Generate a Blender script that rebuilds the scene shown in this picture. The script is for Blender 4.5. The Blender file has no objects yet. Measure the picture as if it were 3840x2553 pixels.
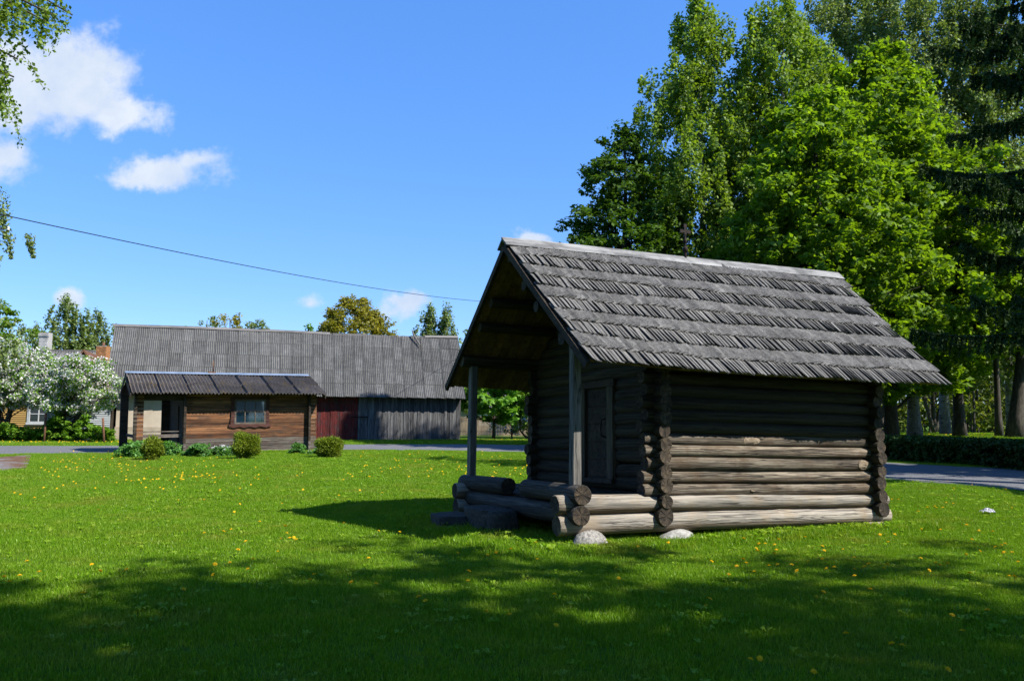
import bpy, math, random
import numpy as np
from mathutils import Matrix, Vector

# ------------------------------------------------------------------ camera
SC = bpy.context.scene
COL = SC.collection
FPX, PITCH, ROLL, EYE = 3030.47, 0.1000, 0.0086, 1.6
cp, sp = math.cos(PITCH), math.sin(PITCH)
FW = np.array([0, cp, sp]); UP0 = np.array([0, -sp, cp]); RT0 = np.array([1.0, 0, 0])
RT = math.cos(ROLL) * RT0 + math.sin(ROLL) * UP0
UP = -math.sin(ROLL) * RT0 + math.cos(ROLL) * UP0
CAM = np.array([0, 0, EYE])
cam_d = bpy.data.cameras.new('camera')
cam_d.sensor_fit = 'HORIZONTAL'; cam_d.sensor_width = 36.0
cam_d.lens = 36.0 * FPX / 3840.0
cam_d.clip_start = 0.05; cam_d.clip_end = 6000
cam = bpy.data.objects.new('camera', cam_d); COL.objects.link(cam)
cam.matrix_world = Matrix(((RT[0], UP[0], -FW[0], 0), (RT[1], UP[1], -FW[1], 0), (RT[2], UP[2], -FW[2], EYE), (0, 0, 0, 1)))
SC.camera = cam
SC.view_settings.view_transform = 'Standard'
SC.view_settings.look = 'None'
SC.view_settings.gamma = 1.0
SC.view_settings.use_curve_mapping = False
SC.view_settings.exposure = 1.0
SC.cycles.max_bounces = 6; SC.cycles.diffuse_bounces = 3; SC.cycles.transmission_bounces = 4
SC.cycles.transparent_max_bounces = 8; SC.cycles.caustics_reflective = False; SC.cycles.caustics_refractive = False
SC.cycles.sample_clamp_indirect = 4.0

SUN_EL, SUN_AZ = math.radians(45.5), math.radians(116)      # azimuth from +Y (view direction) clockwise
SUN = np.array([math.sin(SUN_AZ) * math.cos(SUN_EL), math.cos(SUN_AZ) * math.cos(SUN_EL), math.sin(SUN_EL)])
SKY_STRENGTH = 0.13
SUN_STRENGTH = 5.0
SKY_GAMMA = .5
SKY_TINT = (.66, .87, 1.30, 1)

def ray(x, y):
    """direction through a point of the photograph (3840 x 2553)"""
    return FW + (x - 1920) / FPX * RT - (y - 1276.5) / FPX * UP

# ------------------------------------------------------------------ sky
W = bpy.data.worlds.new('World'); SC.world = W; W.use_nodes = True
def build_world():
    nt = W.node_tree; N = nt.nodes; K = nt.links
    N.clear()
    out = N.new('ShaderNodeOutputWorld'); bg = N.new('ShaderNodeBackground')
    sky = N.new('ShaderNodeTexSky'); sky.sky_type = 'NISHITA'; sky.sun_disc = False
    sky.sun_elevation = SUN_EL; sky.sun_rotation = SUN_AZ
    sky.altitude = 100; sky.air_density = 1.0; sky.dust_density = 0.0; sky.ozone_density = 2.5
    hs = N.new('ShaderNodeHueSaturation'); hs.inputs['Saturation'].default_value = 1.7; hs.inputs['Value'].default_value = 1.55
    gm = N.new('ShaderNodeGamma'); gm.inputs['Gamma'].default_value = SKY_GAMMA; K.new(sky.outputs[0], gm.inputs['Color']); K.new(gm.outputs[0], hs.inputs['Color'])
    tn = N.new('ShaderNodeMix'); tn.data_type = 'RGBA'; tn.blend_type = 'MULTIPLY'; tn.inputs[0].default_value = 1; tn.inputs[7].default_value = SKY_TINT; K.new(hs.outputs[0], tn.inputs[6])
    tc = N.new('ShaderNodeTexCoord'); sx = N.new('ShaderNodeSeparateXYZ'); K.new(tc.outputs['Generated'], sx.inputs[0])
    def math_(op, a, b=None, c=None):
        m = N.new('ShaderNodeMath'); m.operation = op
        for i, v in enumerate((a, b, c)):
            if v is None: continue
            if isinstance(v, (int, float)): m.inputs[i].default_value = v
            else: K.new(v, m.inputs[i])
        return m.outputs[0]
    yy = math_('MAXIMUM', sx.outputs['Y'], 0.02)
    u = math_('DIVIDE', sx.outputs['X'], yy); v = math_('DIVIDE', sx.outputs['Z'], yy)
    P = N.new('ShaderNodeCombineXYZ'); K.new(u, P.inputs[0]); K.new(v, P.inputs[1])
    n1 = N.new('ShaderNodeTexNoise'); n1.inputs['Scale'].default_value = 9.0; n1.inputs['Detail'].default_value = 8; n1.inputs['Roughness'].default_value = .6
    K.new(P.outputs[0], n1.inputs['Vector'])
    n2 = N.new('ShaderNodeTexNoise'); n2.inputs['Scale'].default_value = 26.0; n2.inputs['Detail'].default_value = 8; n2.inputs['Roughness'].default_value = .62
    K.new(P.outputs[0], n2.inputs['Vector'])
    sub = N.new('ShaderNodeVectorMath'); sub.operation = 'SUBTRACT'; K.new(n1.outputs['Color'], sub.inputs[0]); sub.inputs[1].default_value = (.5, .5, .5)
    sc_ = N.new('ShaderNodeVectorMath'); sc_.operation = 'SCALE'; K.new(sub.outputs[0], sc_.inputs[0]); sc_.inputs['Scale'].default_value = .09
    ad = N.new('ShaderNodeVectorMath'); ad.operation = 'ADD'; K.new(P.outputs[0], ad.inputs[0]); K.new(sc_.outputs[0], ad.inputs[1])
    blobs = [(110, 310, 330, 200, 1.15), (330, 280, 260, 200, 1.1), (520, 400, 190, 110, 1), (60, 430, 330, 80, .75), (640, 430, 90, 60, .3),
             (50, 590, 130, 105, .8), (640, 640, 220, 85, .85), (570, 655, 160, 65, .9), (760, 610, 130, 60, .7), (850, 650, 90, 50, .3),
             (262, 1112, 85, 60, .9), (1505, 1158, 100, 62, .9), (1165, 1160, 80, 32, .45), (1990, 895, 95, 40, .75),
             (-900, 700, 380, 160, .9), (-1500, 200, 420, 190, .9), (4900, 500, 420, 190, .9), (5600, 1000, 500, 130, .9), (-400, -900, 500, 260, .9), (3000, -1200, 600, 260, .9)]
    mx = None; shade = None
    for (x, y, rx, ry, wgt) in blobs:
        x -= 40 if x < 1000 and y < 1000 else 0
        d = ray(x, y); dx = (ray(x + rx, y)); dy = ray(x, y - ry)
        u0, v0 = d[0] / d[1], d[2] / d[1]
        ru = abs(dx[0] / dx[1] - u0); rv = abs(dy[2] / dy[1] - v0)
        s = N.new('ShaderNodeVectorMath'); s.operation = 'SUBTRACT'; K.new(ad.outputs[0], s.inputs[0]); s.inputs[1].default_value = (u0, v0, 0)
        m = N.new('ShaderNodeVectorMath'); m.operation = 'MULTIPLY'; K.new(s.outputs[0], m.inputs[0]); m.inputs[1].default_value = (1 / ru, 1 / rv, 0)
        l = N.new('ShaderNodeVectorMath'); l.operation = 'LENGTH'; K.new(m.outputs[0], l.inputs[0])
        e = math_('MULTIPLY', math_('SUBTRACT', 1.05, l.outputs['Value']), wgt)
        mx = e if mx is None else math_('SMOOTH_MAX', mx, e, .25)
    dens = math_('ADD', mx, math_('MULTIPLY', math_('SUBTRACT', n2.outputs['Fac'], .5), 1.15))
    mr = N.new('ShaderNodeMapRange'); mr.interpolation_type = 'SMOOTHSTEP'
    K.new(dens, mr.inputs['Value']); mr.inputs['From Min'].default_value = .02; mr.inputs['From Max'].default_value = .62
    alpha = math_('MULTIPLY', mr.outputs[0], math_('GREATER_THAN', sx.outputs['Y'], .05))
    alpha = math_('MULTIPLY', alpha, .93)
    cr = N.new('ShaderNodeValToRGB'); K.new(n1.outputs['Fac'], cr.inputs[0])
    s_ = 0.5 / SKY_STRENGTH
    cr.color_ramp.elements[0].position = .35; cr.color_ramp.elements[0].color = (.62 * s_, .74 * s_, .93 * s_, 1)
    cr.color_ramp.elements[1].position = .62; cr.color_ramp.elements[1].color = (.86 * s_, .92 * s_, 1.0 * s_, 1)
    mix = N.new('ShaderNodeMix'); mix.data_type = 'RGBA'; K.new(alpha, mix.inputs['Factor']); K.new(tn.outputs[2], mix.inputs[6]); K.new(cr.outputs[0], mix.inputs[7])
    K.new(mix.outputs[2], bg.inputs['Color']); bg.inputs['Strength'].default_value = SKY_STRENGTH
    K.new(bg.outputs[0], out.inputs[0])
build_world()
sun_d = bpy.data.lights.new('sun', 'SUN'); sun_d.energy = SUN_STRENGTH; sun_d.angle = math.radians(.53); sun_d.color = (1, .95, .86)
sun_o = bpy.data.objects.new('sun', sun_d); COL.objects.link(sun_o); sun_o.location = (20, -8, 30)
sun_o.rotation_euler = Vector(SUN.tolist()).to_track_quat('Z', 'Y').to_euler()

# ------------------------------------------------------------------ helpers
rng = np.random.default_rng(11); random.seed(5)

def sstep(a, b, x):
    t = np.clip((x - a) / (b - a), 0, 1); return t * t * (3 - 2 * t)
def hgt(x, y):
    x = np.asarray(x, float); y = np.asarray(y, float)
    u = (x - 14.4) * .964 + (y - 29.4) * .267
    return .27 * sstep(10, 32, y) + .71 * sstep(1, 11, u)
_T = np.concatenate([np.linspace(1, 80, 9000), np.linspace(80, 400, 4000)])
def gnd(x, y):
    """terrain point seen at a point of the photograph"""
    p = CAM + ray(x, y) * _T[:, None]
    i = int(np.argmax(p[:, 2] < hgt(p[:, 0], p[:, 1])))
    return p[i]
def at(x, y, Y):
    d = ray(x, y); return CAM + d * (Y / d[1])

class MB:
    def __init__(s): s.v = []; s.f = []; s.m = []; s.n = 0; s.sm = []
    def add(s, v, f, mat=0, smooth=False):
        v = np.asarray(v, float).reshape(-1, 3)
        s.v.append(v)
        for q in f: s.f.append([i + s.n for i in q])
        s.m += [mat] * len(f); s.sm += [smooth] * len(f); s.n += len(v); return s
    def box(s, x0, x1, y0, y1, z0, z1, mat=0, M=None):
        v = np.array([(x, y, z) for x in (x0, x1) for y in (y0, y1) for z in (z0, z1)], float)
        if M is not None: v = v @ np.asarray(M)[:3, :3].T + np.asarray(M)[:3, 3]
        return s.add(v, [(0, 1, 3, 2), (4, 6, 7, 5), (0, 4, 5, 1), (2, 3, 7, 6), (0, 2, 6, 4), (1, 5, 7, 3)], mat)
    def tube(s, pts, rad, n=8, mat=0, cap=True, smooth=True):
        pts = np.asarray(pts, float); k = len(pts)
        rad = np.broadcast_to(np.asarray(rad, float), (k,))
        V = []
        ref = np.array([.13, .31, .94])
        for i in range(k):
            t = pts[min(i + 1, k - 1)] - pts[max(i - 1, 0)]; t = t / (np.linalg.norm(t) + 1e-9)
            a = np.cross(t, ref)
            if np.linalg.norm(a) < .2: a = np.cross(t, [1, 0, 0])
            a /= np.linalg.norm(a); b = np.cross(t, a)
            th = np.arange(n) * 2 * np.pi / n
            V.append(pts[i] + rad[i] * (np.cos(th)[:, None] * a + np.sin(th)[:, None] * b))
        F = [(i * n + j, i * n + (j + 1) % n, (i + 1) * n + (j + 1) % n, (i + 1) * n + j) for i in range(k - 1) for j in range(n)]
        s.add(np.concatenate(V), F, mat, smooth)
        if cap:
            b0 = s.n - k * n
            s.f.append([b0 + j for j in range(n)][::-1]); s.f.append([b0 + (k - 1) * n + j for j in range(n)]); s.m += [mat] * 2; s.sm += [False] * 2
        return s
    def lathe(s, prof, n=12, mat=0, origin=(0, 0, 0)):
        V = [(r * math.cos(a), r * math.sin(a), z) for (r, z) in prof for a in np.arange(n) * 2 * np.pi / n]
        F = [(i * n + j, i * n + (j + 1) % n, (i + 1) * n + (j + 1) % n, (i + 1) * n + j) for i in range(len(prof) - 1) for j in range(n)]
        return s.add(np.array(V) + np.array(origin), F, mat, True)
    def mesh(s, name, mats):
        me = bpy.data.meshes.new(name)
        v = np.concatenate(s.v); me.vertices.add(len(v)); me.vertices.foreach_set('co', v.ravel())
        ln = np.array([len(q) for q in s.f], np.int32); fl = np.concatenate([np.asarray(q, np.int32) for q in s.f])
        me.loops.add(len(fl)); me.loops.foreach_set('vertex_index', fl)
        me.polygons.add(len(ln)); me.polygons.foreach_set('loop_start', (np.cumsum(ln) - ln).astype(np.int32)); me.polygons.foreach_set('loop_total', ln)
        me.polygons.foreach_set('material_index', np.array(s.m, np.int32)); me.polygons.foreach_set('use_smooth', np.array(s.sm, bool))
        for m in (mats if isinstance(mats, (list, tuple)) else [mats]): me.materials.append(m)
        me.update(calc_edges=True); me.validate(); return me
    def obj(s, name, mats, parent=None, loc=None):
        return link(name, s.mesh(name, mats), parent, loc)

def quads_mesh(name, V, mat):
    """V: (n,4,3) array -> one mesh of quads"""
    n = len(V); me = bpy.data.meshes.new(name)
    me.vertices.add(n * 4); me.vertices.foreach_set('co', V.reshape(-1).astype(np.float32))
    me.loops.add(n * 4); me.loops.foreach_set('vertex_index', np.arange(n * 4, dtype=np.int32))
    me.polygons.add(n); me.polygons.foreach_set('loop_start', np.arange(n, dtype=np.int32) * 4); me.polygons.foreach_set('loop_total', np.full(n, 4, np.int32))
    me.materials.append(mat); me.update(calc_edges=True); return me

def link(name, data, parent=None, loc=None, mat=None):
    o = bpy.data.objects.new(name, data); COL.objects.link(o)
    if parent is not None: o.parent = parent
    if mat is not None: o.matrix_local = mat
    elif loc is not None: o.location = loc
    return o
def tag(o, label=None, cat=None, group=None, kind=None):
    if label: o['label'] = label
    if cat: o['category'] = cat
    if group: o['group'] = group
    if kind: o['kind'] = kind
    return o
def thing(name, label, cat, loc=(0, 0, 0), rotz=0, group=None):
    o = link(name, None, None, loc); o.rotation_euler = (0, 0, rotz); return tag(o, label, cat, group)

def vnoise(x, seed=0):
    """cheap smooth 1-D noise"""
    x = np.asarray(x, float) + seed * 17.31; i = np.floor(x); f = x - i; f = f * f * (3 - 2 * f)
    h = lambda k: np.modf(np.abs(np.sin(k * 127.1 + seed * 3.7) * 43758.5453))[0]
    return h(i) * (1 - f) + h(i + 1) * f

# ------------------------------------------------------------------ materials
class NT:
    def __init__(s, name):
        s.mat = bpy.data.materials.new(name); s.mat.use_nodes = True
        s.t = s.mat.node_tree; s.N = s.t.nodes; s.K = s.t.links; s.N.clear()
        s.out = s.N.new('ShaderNodeOutputMaterial')
    def put(s, sock, v):
        if isinstance(v, bpy.types.NodeSocket): s.K.new(v, sock)
        elif isinstance(v, tuple) and len(v) == 3 and sock.type == 'RGBA': sock.default_value = (*v, 1)
        else: sock.default_value = v
    def coord(s, kind='Object', scale=(1, 1, 1), rnd=True):
        c = s.N.new('ShaderNodeTexCoord').outputs[kind]
        if rnd:
            oi = s.N.new('ShaderNodeObjectInfo'); m = s.math('MULTIPLY', oi.outputs['Random'], 61.0)
            a = s.N.new('ShaderNodeVectorMath'); a.operation = 'ADD'; s.K.new(c, a.inputs[0]); s.K.new(m, a.inputs[1]); c = a.outputs[0]
        v = s.N.new('ShaderNodeVectorMath'); v.operation = 'MULTIPLY'; s.K.new(c, v.inputs[0]); v.inputs[1].default_value = scale
        return v.outputs[0]
    def world(s, scale=(1, 1, 1)):
        g = s.N.new('ShaderNodeNewGeometry'); v = s.N.new('ShaderNodeVectorMath'); v.operation = 'MULTIPLY'
        s.K.new(g.outputs['Position'], v.inputs[0]); v.inputs[1].default_value = scale; return v.outputs[0]
    def noise(s, vec, scale=1, detail=4, rough=.55, dist=0):
        n = s.N.new('ShaderNodeTexNoise'); s.K.new(vec, n.inputs['Vector']); n.inputs['Scale'].default_value = scale
        n.inputs['Detail'].default_value = detail; n.inputs['Roughness'].default_value = rough; n.inputs['Distortion'].default_value = dist
        return n.outputs['Fac']
    def vor(s, vec, scale=1, feature='F1'):
        n = s.N.new('ShaderNodeTexVoronoi'); n.feature = feature; s.K.new(vec, n.inputs['Vector']); n.inputs['Scale'].default_value = scale
        return n.outputs['Distance']
    def math(s, op, a, b=0.0, clamp=False):
        m = s.N.new('ShaderNodeMath'); m.operation = op; m.use_clamp = clamp; s.put(m.inputs[0], a); s.put(m.inputs[1], b); return m.outputs[0]
    def ramp(s, fac, stops):
        r = s.N.new('ShaderNodeValToRGB'); s.K.new(fac, r.inputs[0]); e = r.color_ramp.elements
        while len(e) < len(stops): e.new(.5)
        for i, (p, c) in enumerate(stops):
            e[i].position = p; e[i].color = (*(c if isinstance(c, tuple) else (c, c, c)), 1)
        return r.outputs[0]
    def mix(s, fac, a, b, mode='MIX'):
        m = s.N.new('ShaderNodeMix'); m.data_type = 'RGBA'; m.blend_type = mode
        s.put(m.inputs[0], fac); s.put(m.inputs[6], a); s.put(m.inputs[7], b); return m.outputs[2]
    def bump(s, h, strength=.5, dist=.01, normal=None):
        b = s.N.new('ShaderNodeBump'); s.K.new(h, b.inputs['Height']); b.inputs['Strength'].default_value = strength; b.inputs['Distance'].default_value = dist
        if normal is not None: s.K.new(normal, b.inputs['Normal'])
        return b.outputs[0]
    def rand(s):
        return s.N.new('ShaderNodeObjectInfo').outputs['Random']
    def island(s):
        return s.N.new('ShaderNodeNewGeometry').outputs['Random Per Island']
    def pri(s, col, rough=.8, normal=None, metal=0, spec=.3):
        p = s.N.new('ShaderNodeBsdfPrincipled'); s.put(p.inputs['Base Color'], col); s.put(p.inputs['Roughness'], rough)
        p.inputs['Metallic'].default_value = metal; p.inputs['Specular IOR Level'].default_value = spec
        if normal is not None: s.K.new(normal, p.inputs['Normal'])
        s.K.new(p.outputs[0], s.out.inputs[0]); return s.mat

def val(nt, col, lo=.75, hi=1.25, src=None):
    """per piece brightness variation of the piece's own colour"""
    r = src if src is not None else nt.rand()
    f = nt.math('ADD', nt.math('MULTIPLY', r, hi - lo), lo)
    c = nt.N.new('ShaderNodeCombineXYZ'); [nt.K.new(f, c.inputs[i]) for i in range(3)]
    return nt.mix(1.0, col, c.outputs[0], 'MULTIPLY')

ALB = .58
def wood_mat(name, dark, mid, light, scale=(1.2, 14, 14), under=None, crack=.5, lo=.8, hi=1.2, bump=.6, rough=.85, blotch=None, island=False):
    dark, mid, light = [tuple(x * ALB for x in q) for q in (dark, mid, light)]
    under = under and tuple(x * ALB for x in under); blotch = blotch and tuple(x * ALB for x in blotch)
    n = NT(name); c = n.coord('Object', scale)
    c0 = n.coord('Object', (1, 1, 1))
    g = n.noise(c, 1.6, 9, .68, .6)
    g2 = n.noise(n.coord('Object', (scale[0] * .35, scale[1] * .4, scale[2] * .4)), 1.0, 4, .6)
    col = n.ramp(n.math('ADD', n.math('MULTIPLY', g, .55), n.math('MULTIPLY', g2, .45)), [(.37, dark), (.475, mid), (.58, light)])
    if blotch:
        b = n.noise(c0, 2.1, 4, .6); col = n.mix(n.ramp(b, [(.48, 0.0), (.66, .8)]), col, blotch)
    ck = n.noise(n.coord('Object', (scale[0] * .3, scale[1] * .5, scale[2] * .5)), 1.0, 4, .55, .4)
    ckm = n.ramp(ck, [(.475, 0.0), (.5, 1.0), (.525, 0.0)])
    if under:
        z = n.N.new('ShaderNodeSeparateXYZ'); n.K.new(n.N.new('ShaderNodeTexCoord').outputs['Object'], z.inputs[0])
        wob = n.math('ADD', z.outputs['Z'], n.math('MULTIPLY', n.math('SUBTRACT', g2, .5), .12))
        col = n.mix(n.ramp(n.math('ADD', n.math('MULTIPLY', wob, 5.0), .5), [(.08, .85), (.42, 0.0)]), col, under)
    col = val(n, col, lo, hi, n.island() if island else None)
    if island:
        col = val(n, col, lo, hi); wn_ = n.noise(n.world((1, 1, 1)), 1.3, 5, .65); col = val(n, col, .55, 1.4, wn_)
        col = n.mix(n.ramp(n.noise(n.world((1, 1, 1)), 11, 4, .7), [(.60, 0.0), (.70, .5)]), col, (.13, .13, .11))
        col = n.mix(n.ramp(n.noise(n.world((1, 1, 1)), 2.3, 5, .7), [(.60, 0.0), (.74, .5)]), col, (.05, .052, .03))
    if crack: col = n.mix(n.math('MULTIPLY', ckm, crack), col, tuple(x * .25 for x in dark))
    h = n.math('SUBTRACT', g, n.math('MULTIPLY', ckm, .8 if crack else 0))
    return n.pri(col, rough, n.bump(h, bump, .018))

MT = {}
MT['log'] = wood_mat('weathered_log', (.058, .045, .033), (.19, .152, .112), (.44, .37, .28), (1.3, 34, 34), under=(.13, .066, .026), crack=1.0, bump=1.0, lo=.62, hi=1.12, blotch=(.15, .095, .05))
MT['log_brown_shade'] = wood_mat('sheltered_brown_shaded_log', (.018, .014, .008), (.046, .036, .02), (.08, .064, .038), (1.2, 30, 30), under=(.06, .044, .016), crack=.9, bump=.8)  # sheltered brown wood, its colour darkened further to deepen the porch shade
MT['log_shaded'] = wood_mat('shade_darkened_log', (.022, .02, .017), (.06, .055, .047), (.15, .135, .118), (1.0, 26, 26), under=(.07, .045, .025), crack=.9, bump=.8)  # same wood as the pale logs, colour lowered to stand for porch shade
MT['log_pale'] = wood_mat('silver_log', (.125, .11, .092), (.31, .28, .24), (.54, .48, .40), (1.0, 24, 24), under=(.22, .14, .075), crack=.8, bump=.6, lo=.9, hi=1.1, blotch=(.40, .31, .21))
MT['post'] = wood_mat('grey_post', (.075, .07, .062), (.175, .163, .148), (.32, .30, .275), (22, 22, .9), crack=.9, bump=.5)
MT['jamb'] = wood_mat('brown_jamb', (.03, .023, .013), (.065, .05, .03), (.12, .095, .06), (14, 14, .8), crack=.6)
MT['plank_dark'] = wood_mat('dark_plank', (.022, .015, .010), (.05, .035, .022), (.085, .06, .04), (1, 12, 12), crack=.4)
MT['soffit'] = wood_mat('soffit_board', (.16, .08, .028), (.27, .145, .05), (.36, .21, .085), (10, .8, 10), crack=.3, lo=.75, hi=1.2)
MT['shingle'] = wood_mat('grey_shingle', (.09, .087, .083), (.16, .155, .149), (.25, .243, .233), (30, 2.2, 30), crack=.25, lo=.72, hi=1.25, bump=.5, island=True)
MT['cap'] = wood_mat('ridge_plank', (.13, .13, .13), (.27, .268, .265), (.42, .42, .415), (1.3, 11, 11), crack=.3, bump=.5, blotch=(.11, .11, .11))
MT['patch'] = wood_mat('hewn_wood', (.13, .095, .06), (.27, .205, .14), (.42, .33, .24), (9, 9, 9), crack=.5)
MT['picket'] = wood_mat('tan_picket', (.33, .23, .13), (.46, .34, .20), (.56, .43, .27), (14, 14, 2), crack=.2)
def log_end():
    n = NT('log_end_grain'); tc = n.N.new('ShaderNodeTexCoord').outputs['Object']
    s = n.N.new('ShaderNodeSeparateXYZ'); n.K.new(tc, s.inputs[0])
    v = n.N.new('ShaderNodeCombineXYZ'); n.K.new(s.outputs['Y'], v.inputs[1]); n.K.new(s.outputs['Z'], v.inputs[2])
    l = n.N.new('ShaderNodeVectorMath'); l.operation = 'LENGTH'; n.K.new(v.outputs[0], l.inputs[0])
    rg = n.math('SINE', n.math('ADD', n.math('MULTIPLY', l.outputs['Value'], 420.0), n.math('MULTIPLY', n.noise(tc, 14, 3), 7.0)))
    a = n.math('ARCTAN2', s.outputs['Z'], s.outputs['Y'])
    ra = n.N.new('ShaderNodeCombineXYZ'); n.K.new(n.math('ADD', n.math('MULTIPLY', a, 1.1), n.math('MULTIPLY', n.rand(), 40.0)), ra.inputs[0])
    crk = n.ramp(n.noise(ra.outputs[0], 1.0, 2, .5), [(.48, 0.0), (.5, 1.0), (.52, 0.0)])
    bl = n.noise(n.coord(), 13, 5, .7)
    col = n.ramp(bl, [(.3, (.018, .014, .010)), (.5, (.045, .034, .024)), (.72, (.11, .078, .046))])
    col = val(n, col, .65, 1.4)
    col = n.mix(n.math('MULTIPLY', crk, .85), col, (.012, .01, .008))
    h = n.math('SUBTRACT', n.math('ADD', n.math('MULTIPLY', rg, .10), n.math('MULTIPLY', bl, 1.8)), crk)
    return n.pri(col, .9, n.bump(h, .9, .012))
MT['end'] = log_end()

def simple(name, stops, scale=6, detail=6, rough=.85, bump=.3, dist=.01, vec=None, stretch=(1, 1, 1), lo=1, hi=1, metal=0, spec=.3):
    stops = [(p_, tuple(x * .68 for x in q_)) for p_, q_ in stops]
    n = NT(name); c = n.coord('Object', stretch); f = n.noise(c, scale, detail, .62)
    col = n.ramp(f, stops)
    if lo != hi: col = val(n, col, lo, hi)
    return n.pri(col, rough, n.bump(f, bump, dist) if bump else None, metal, spec)

MT['stone'] = simple('speckled_granite', [(.3, (.10, .095, .085)), (.45, (.25, .24, .22)), (.6, (.42, .40, .37)), (.72, (.60, .58, .54))], 26, 8, .9, .8, .015)
MT['stone_white'] = simple('pale_stone', [(.3, (.17, .165, .15)), (.5, (.38, .375, .355)), (.75, (.56, .55, .53))], 13, 8, .9, .9, .02)
MT['stone_pink'] = simple('pinkish_stone', [(.3, (.38, .29, .23)), (.6, (.55, .45, .37))], 10, 6, .85, .4)
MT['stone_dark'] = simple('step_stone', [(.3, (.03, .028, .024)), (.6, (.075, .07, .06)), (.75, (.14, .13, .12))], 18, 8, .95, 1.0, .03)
MT['iron'] = simple('rusty_iron', [(.35, (.014, .011, .01)), (.65, (.034, .022, .018))], 20, 5, .8, .3, metal=.2)
MT['rust'] = simple('rust_post', [(.35, (.10, .045, .025)), (.65, (.24, .115, .065))], 14, 5, .9, .3)
MT['metal_strip'] = simple('zinc_strip', [(.3, (.26, .33, .42)), (.7, (.42, .50, .60))], 3, 3, .4, 0, metal=.4)
MT['white'] = simple('white_paint', [(.3, (.62, .62, .6)), (.7, (.78, .78, .77))], 9, 4, .6, .1)
MT['porcelain'] = simple('porcelain', [(.3, (.75, .75, .72)), (.7, (.8, .8, .78))], 3, 1, .2, 0)
MT['cable'] = simple('black_cable', [(.3, (.012, .012, .014)), (.7, (.02, .02, .022))], 3, 1, .5, 0)
MT['curtain'] = simple('lace_curtain', [(.3, (.9, .93, .98)), (.6, (1.1, 1.12, 1.15))], 22, 4, .9, .2)
MT['curtain_grey'] = simple('net_curtain', [(.35, (.22, .29, .34)), (.6, (.40, .48, .53))], 26, 6, .9, .2)
MT['trim_red'] = wood_mat('red_brown_trim', (.04, .015, .011), (.085, .032, .024), (.12, .05, .04), (3, 9, 9), crack=.2)
MT['brown'] = wood_mat('stained_plank', (.06, .024, .012), (.20, .082, .035), (.40, .19, .085), (.8, 13, 22), crack=.35, lo=.62, hi=1.3, blotch=(.10, .065, .045))
MT['brown_grey'] = wood_mat('bleached_plank', (.07, .06, .052), (.16, .135, .115), (.27, .235, .2), (.8, 13, 22), crack=.4, lo=.8, hi=1.2, blotch=(.12, .08, .055))
MT['red'] = wood_mat('red_painted_plank', (.045, .012, .011), (.15, .018, .017), (.21, .028, .024), (13, 13, .9), crack=.5, lo=.75, hi=1.15, blotch=(.085, .055, .06))
MT['barn_board'] = wood_mat('grey_barn_board', (.05, .05, .054), (.125, .125, .13), (.235, .235, .235), (13, 13, .8), crack=.6, lo=.7, hi=1.25, bump=.7)
MT['ridge_grey'] = wood_mat('grey_ridge_board', (.09, .085, .08), (.19, .18, .17), (.29, .275, .26), (.8, 10, 10), crack=.4)
MT['plaster'] = simple('cream_plaster', [(.3, (.50, .42, .33)), (.6, (.60, .51, .41)), (.8, (.65, .57, .47))], 1.4, 6, .95, .15)
MT['plinth'] = simple('stained_plinth', [(.3, (.34, .28, .21)), (.6, (.48, .41, .32))], 2.5, 6, .95, .25)
def siding(name, a, b):
    a, b = [tuple(x * .7 for x in q) for q in (a, b)]
    n = NT(name); c = n.coord('Object', (.6, 8, 8), False); return n.pri(val(n, n.ramp(n.noise(c, 2, 6, .6), [(.3, a), (.7, b)]), .9, 1.1, n.island()), .75)
MT['yellow'] = siding('yellow_siding', (.46, .27, .07), (.58, .36, .115))
MT['grey_siding'] = siding('pale_grey_siding', (.32, .36, .39), (.46, .50, .53))
MT['gable_dark'] = siding('dark_green_siding', (.012, .022, .02), (.03, .045, .04))
def corr(name, a, b, c_, lichen=None):
    a, b, c_ = [tuple(x * .58 for x in q) for q in (a, b, c_)]
    n = NT(name); f = n.noise(n.coord('Object', (1, 1, 1)), 3.0, 8, .68)
    f2 = n.noise(n.coord('Object', (9, 1.0, 9)), 2.0, 5, .6)
    col = n.ramp(n.math('ADD', n.math('MULTIPLY', f, .55), n.math('MULTIPLY', f2, .45)), [(.34, a), (.5, b), (.66, c_)])
    col = val(n, col, .80, 1.16); col = val(n, col, .7, 1.3, n.noise(n.world((1, 1, 1)), .6, 5, .6))
    sp_ = n.ramp(n.noise(n.coord('Object'), 14.0, 3, .7), [(.70, 0.0), (.74, .7)])
    col = n.mix(sp_, col, (.25, .25, .23))
    if lichen: col = n.mix(n.ramp(n.noise(n.coord('Object', (2.5, .7, 1)), 2.2, 6, .7), [(.56, 0.0), (.72, .75)]), col, lichen)
    return n.pri(col, .95, n.bump(f, .3, .008), 0, .08)
MT['eternit'] = corr('cement_sheet', (.125, .125, .122), (.185, .185, .18), (.255, .25, .24))
MT['eternit_brown'] = corr('mossy_cement_sheet', (.10, .088, .082), (.165, .146, .135), (.25, .225, .205), (.20, .13, .02))
def brick(name, a, b, mortar):
    a, b = [tuple(x * .7 for x in q) for q in (a, b)]
    n = NT(name); return n.pri(val(n, n.ramp(n.noise(n.coord(), 9, 5), [(.3, a), (.7, b)]), .75, 1.25), .9)
MT['brick_orange'] = brick('orange_brick', (.36, .155, .055), (.52, .26, .11), (.5, .45, .4))
MT['brick_white'] = brick('whitewashed_brick', (.40, .39, .375), (.66, .65, .63), (.5, .5, .5))
MT['mortar'] = simple('mortar', [(.3, (.26, .23, .2)), (.7, (.38, .35, .31))], 10, 4, .95, .2)
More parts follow.
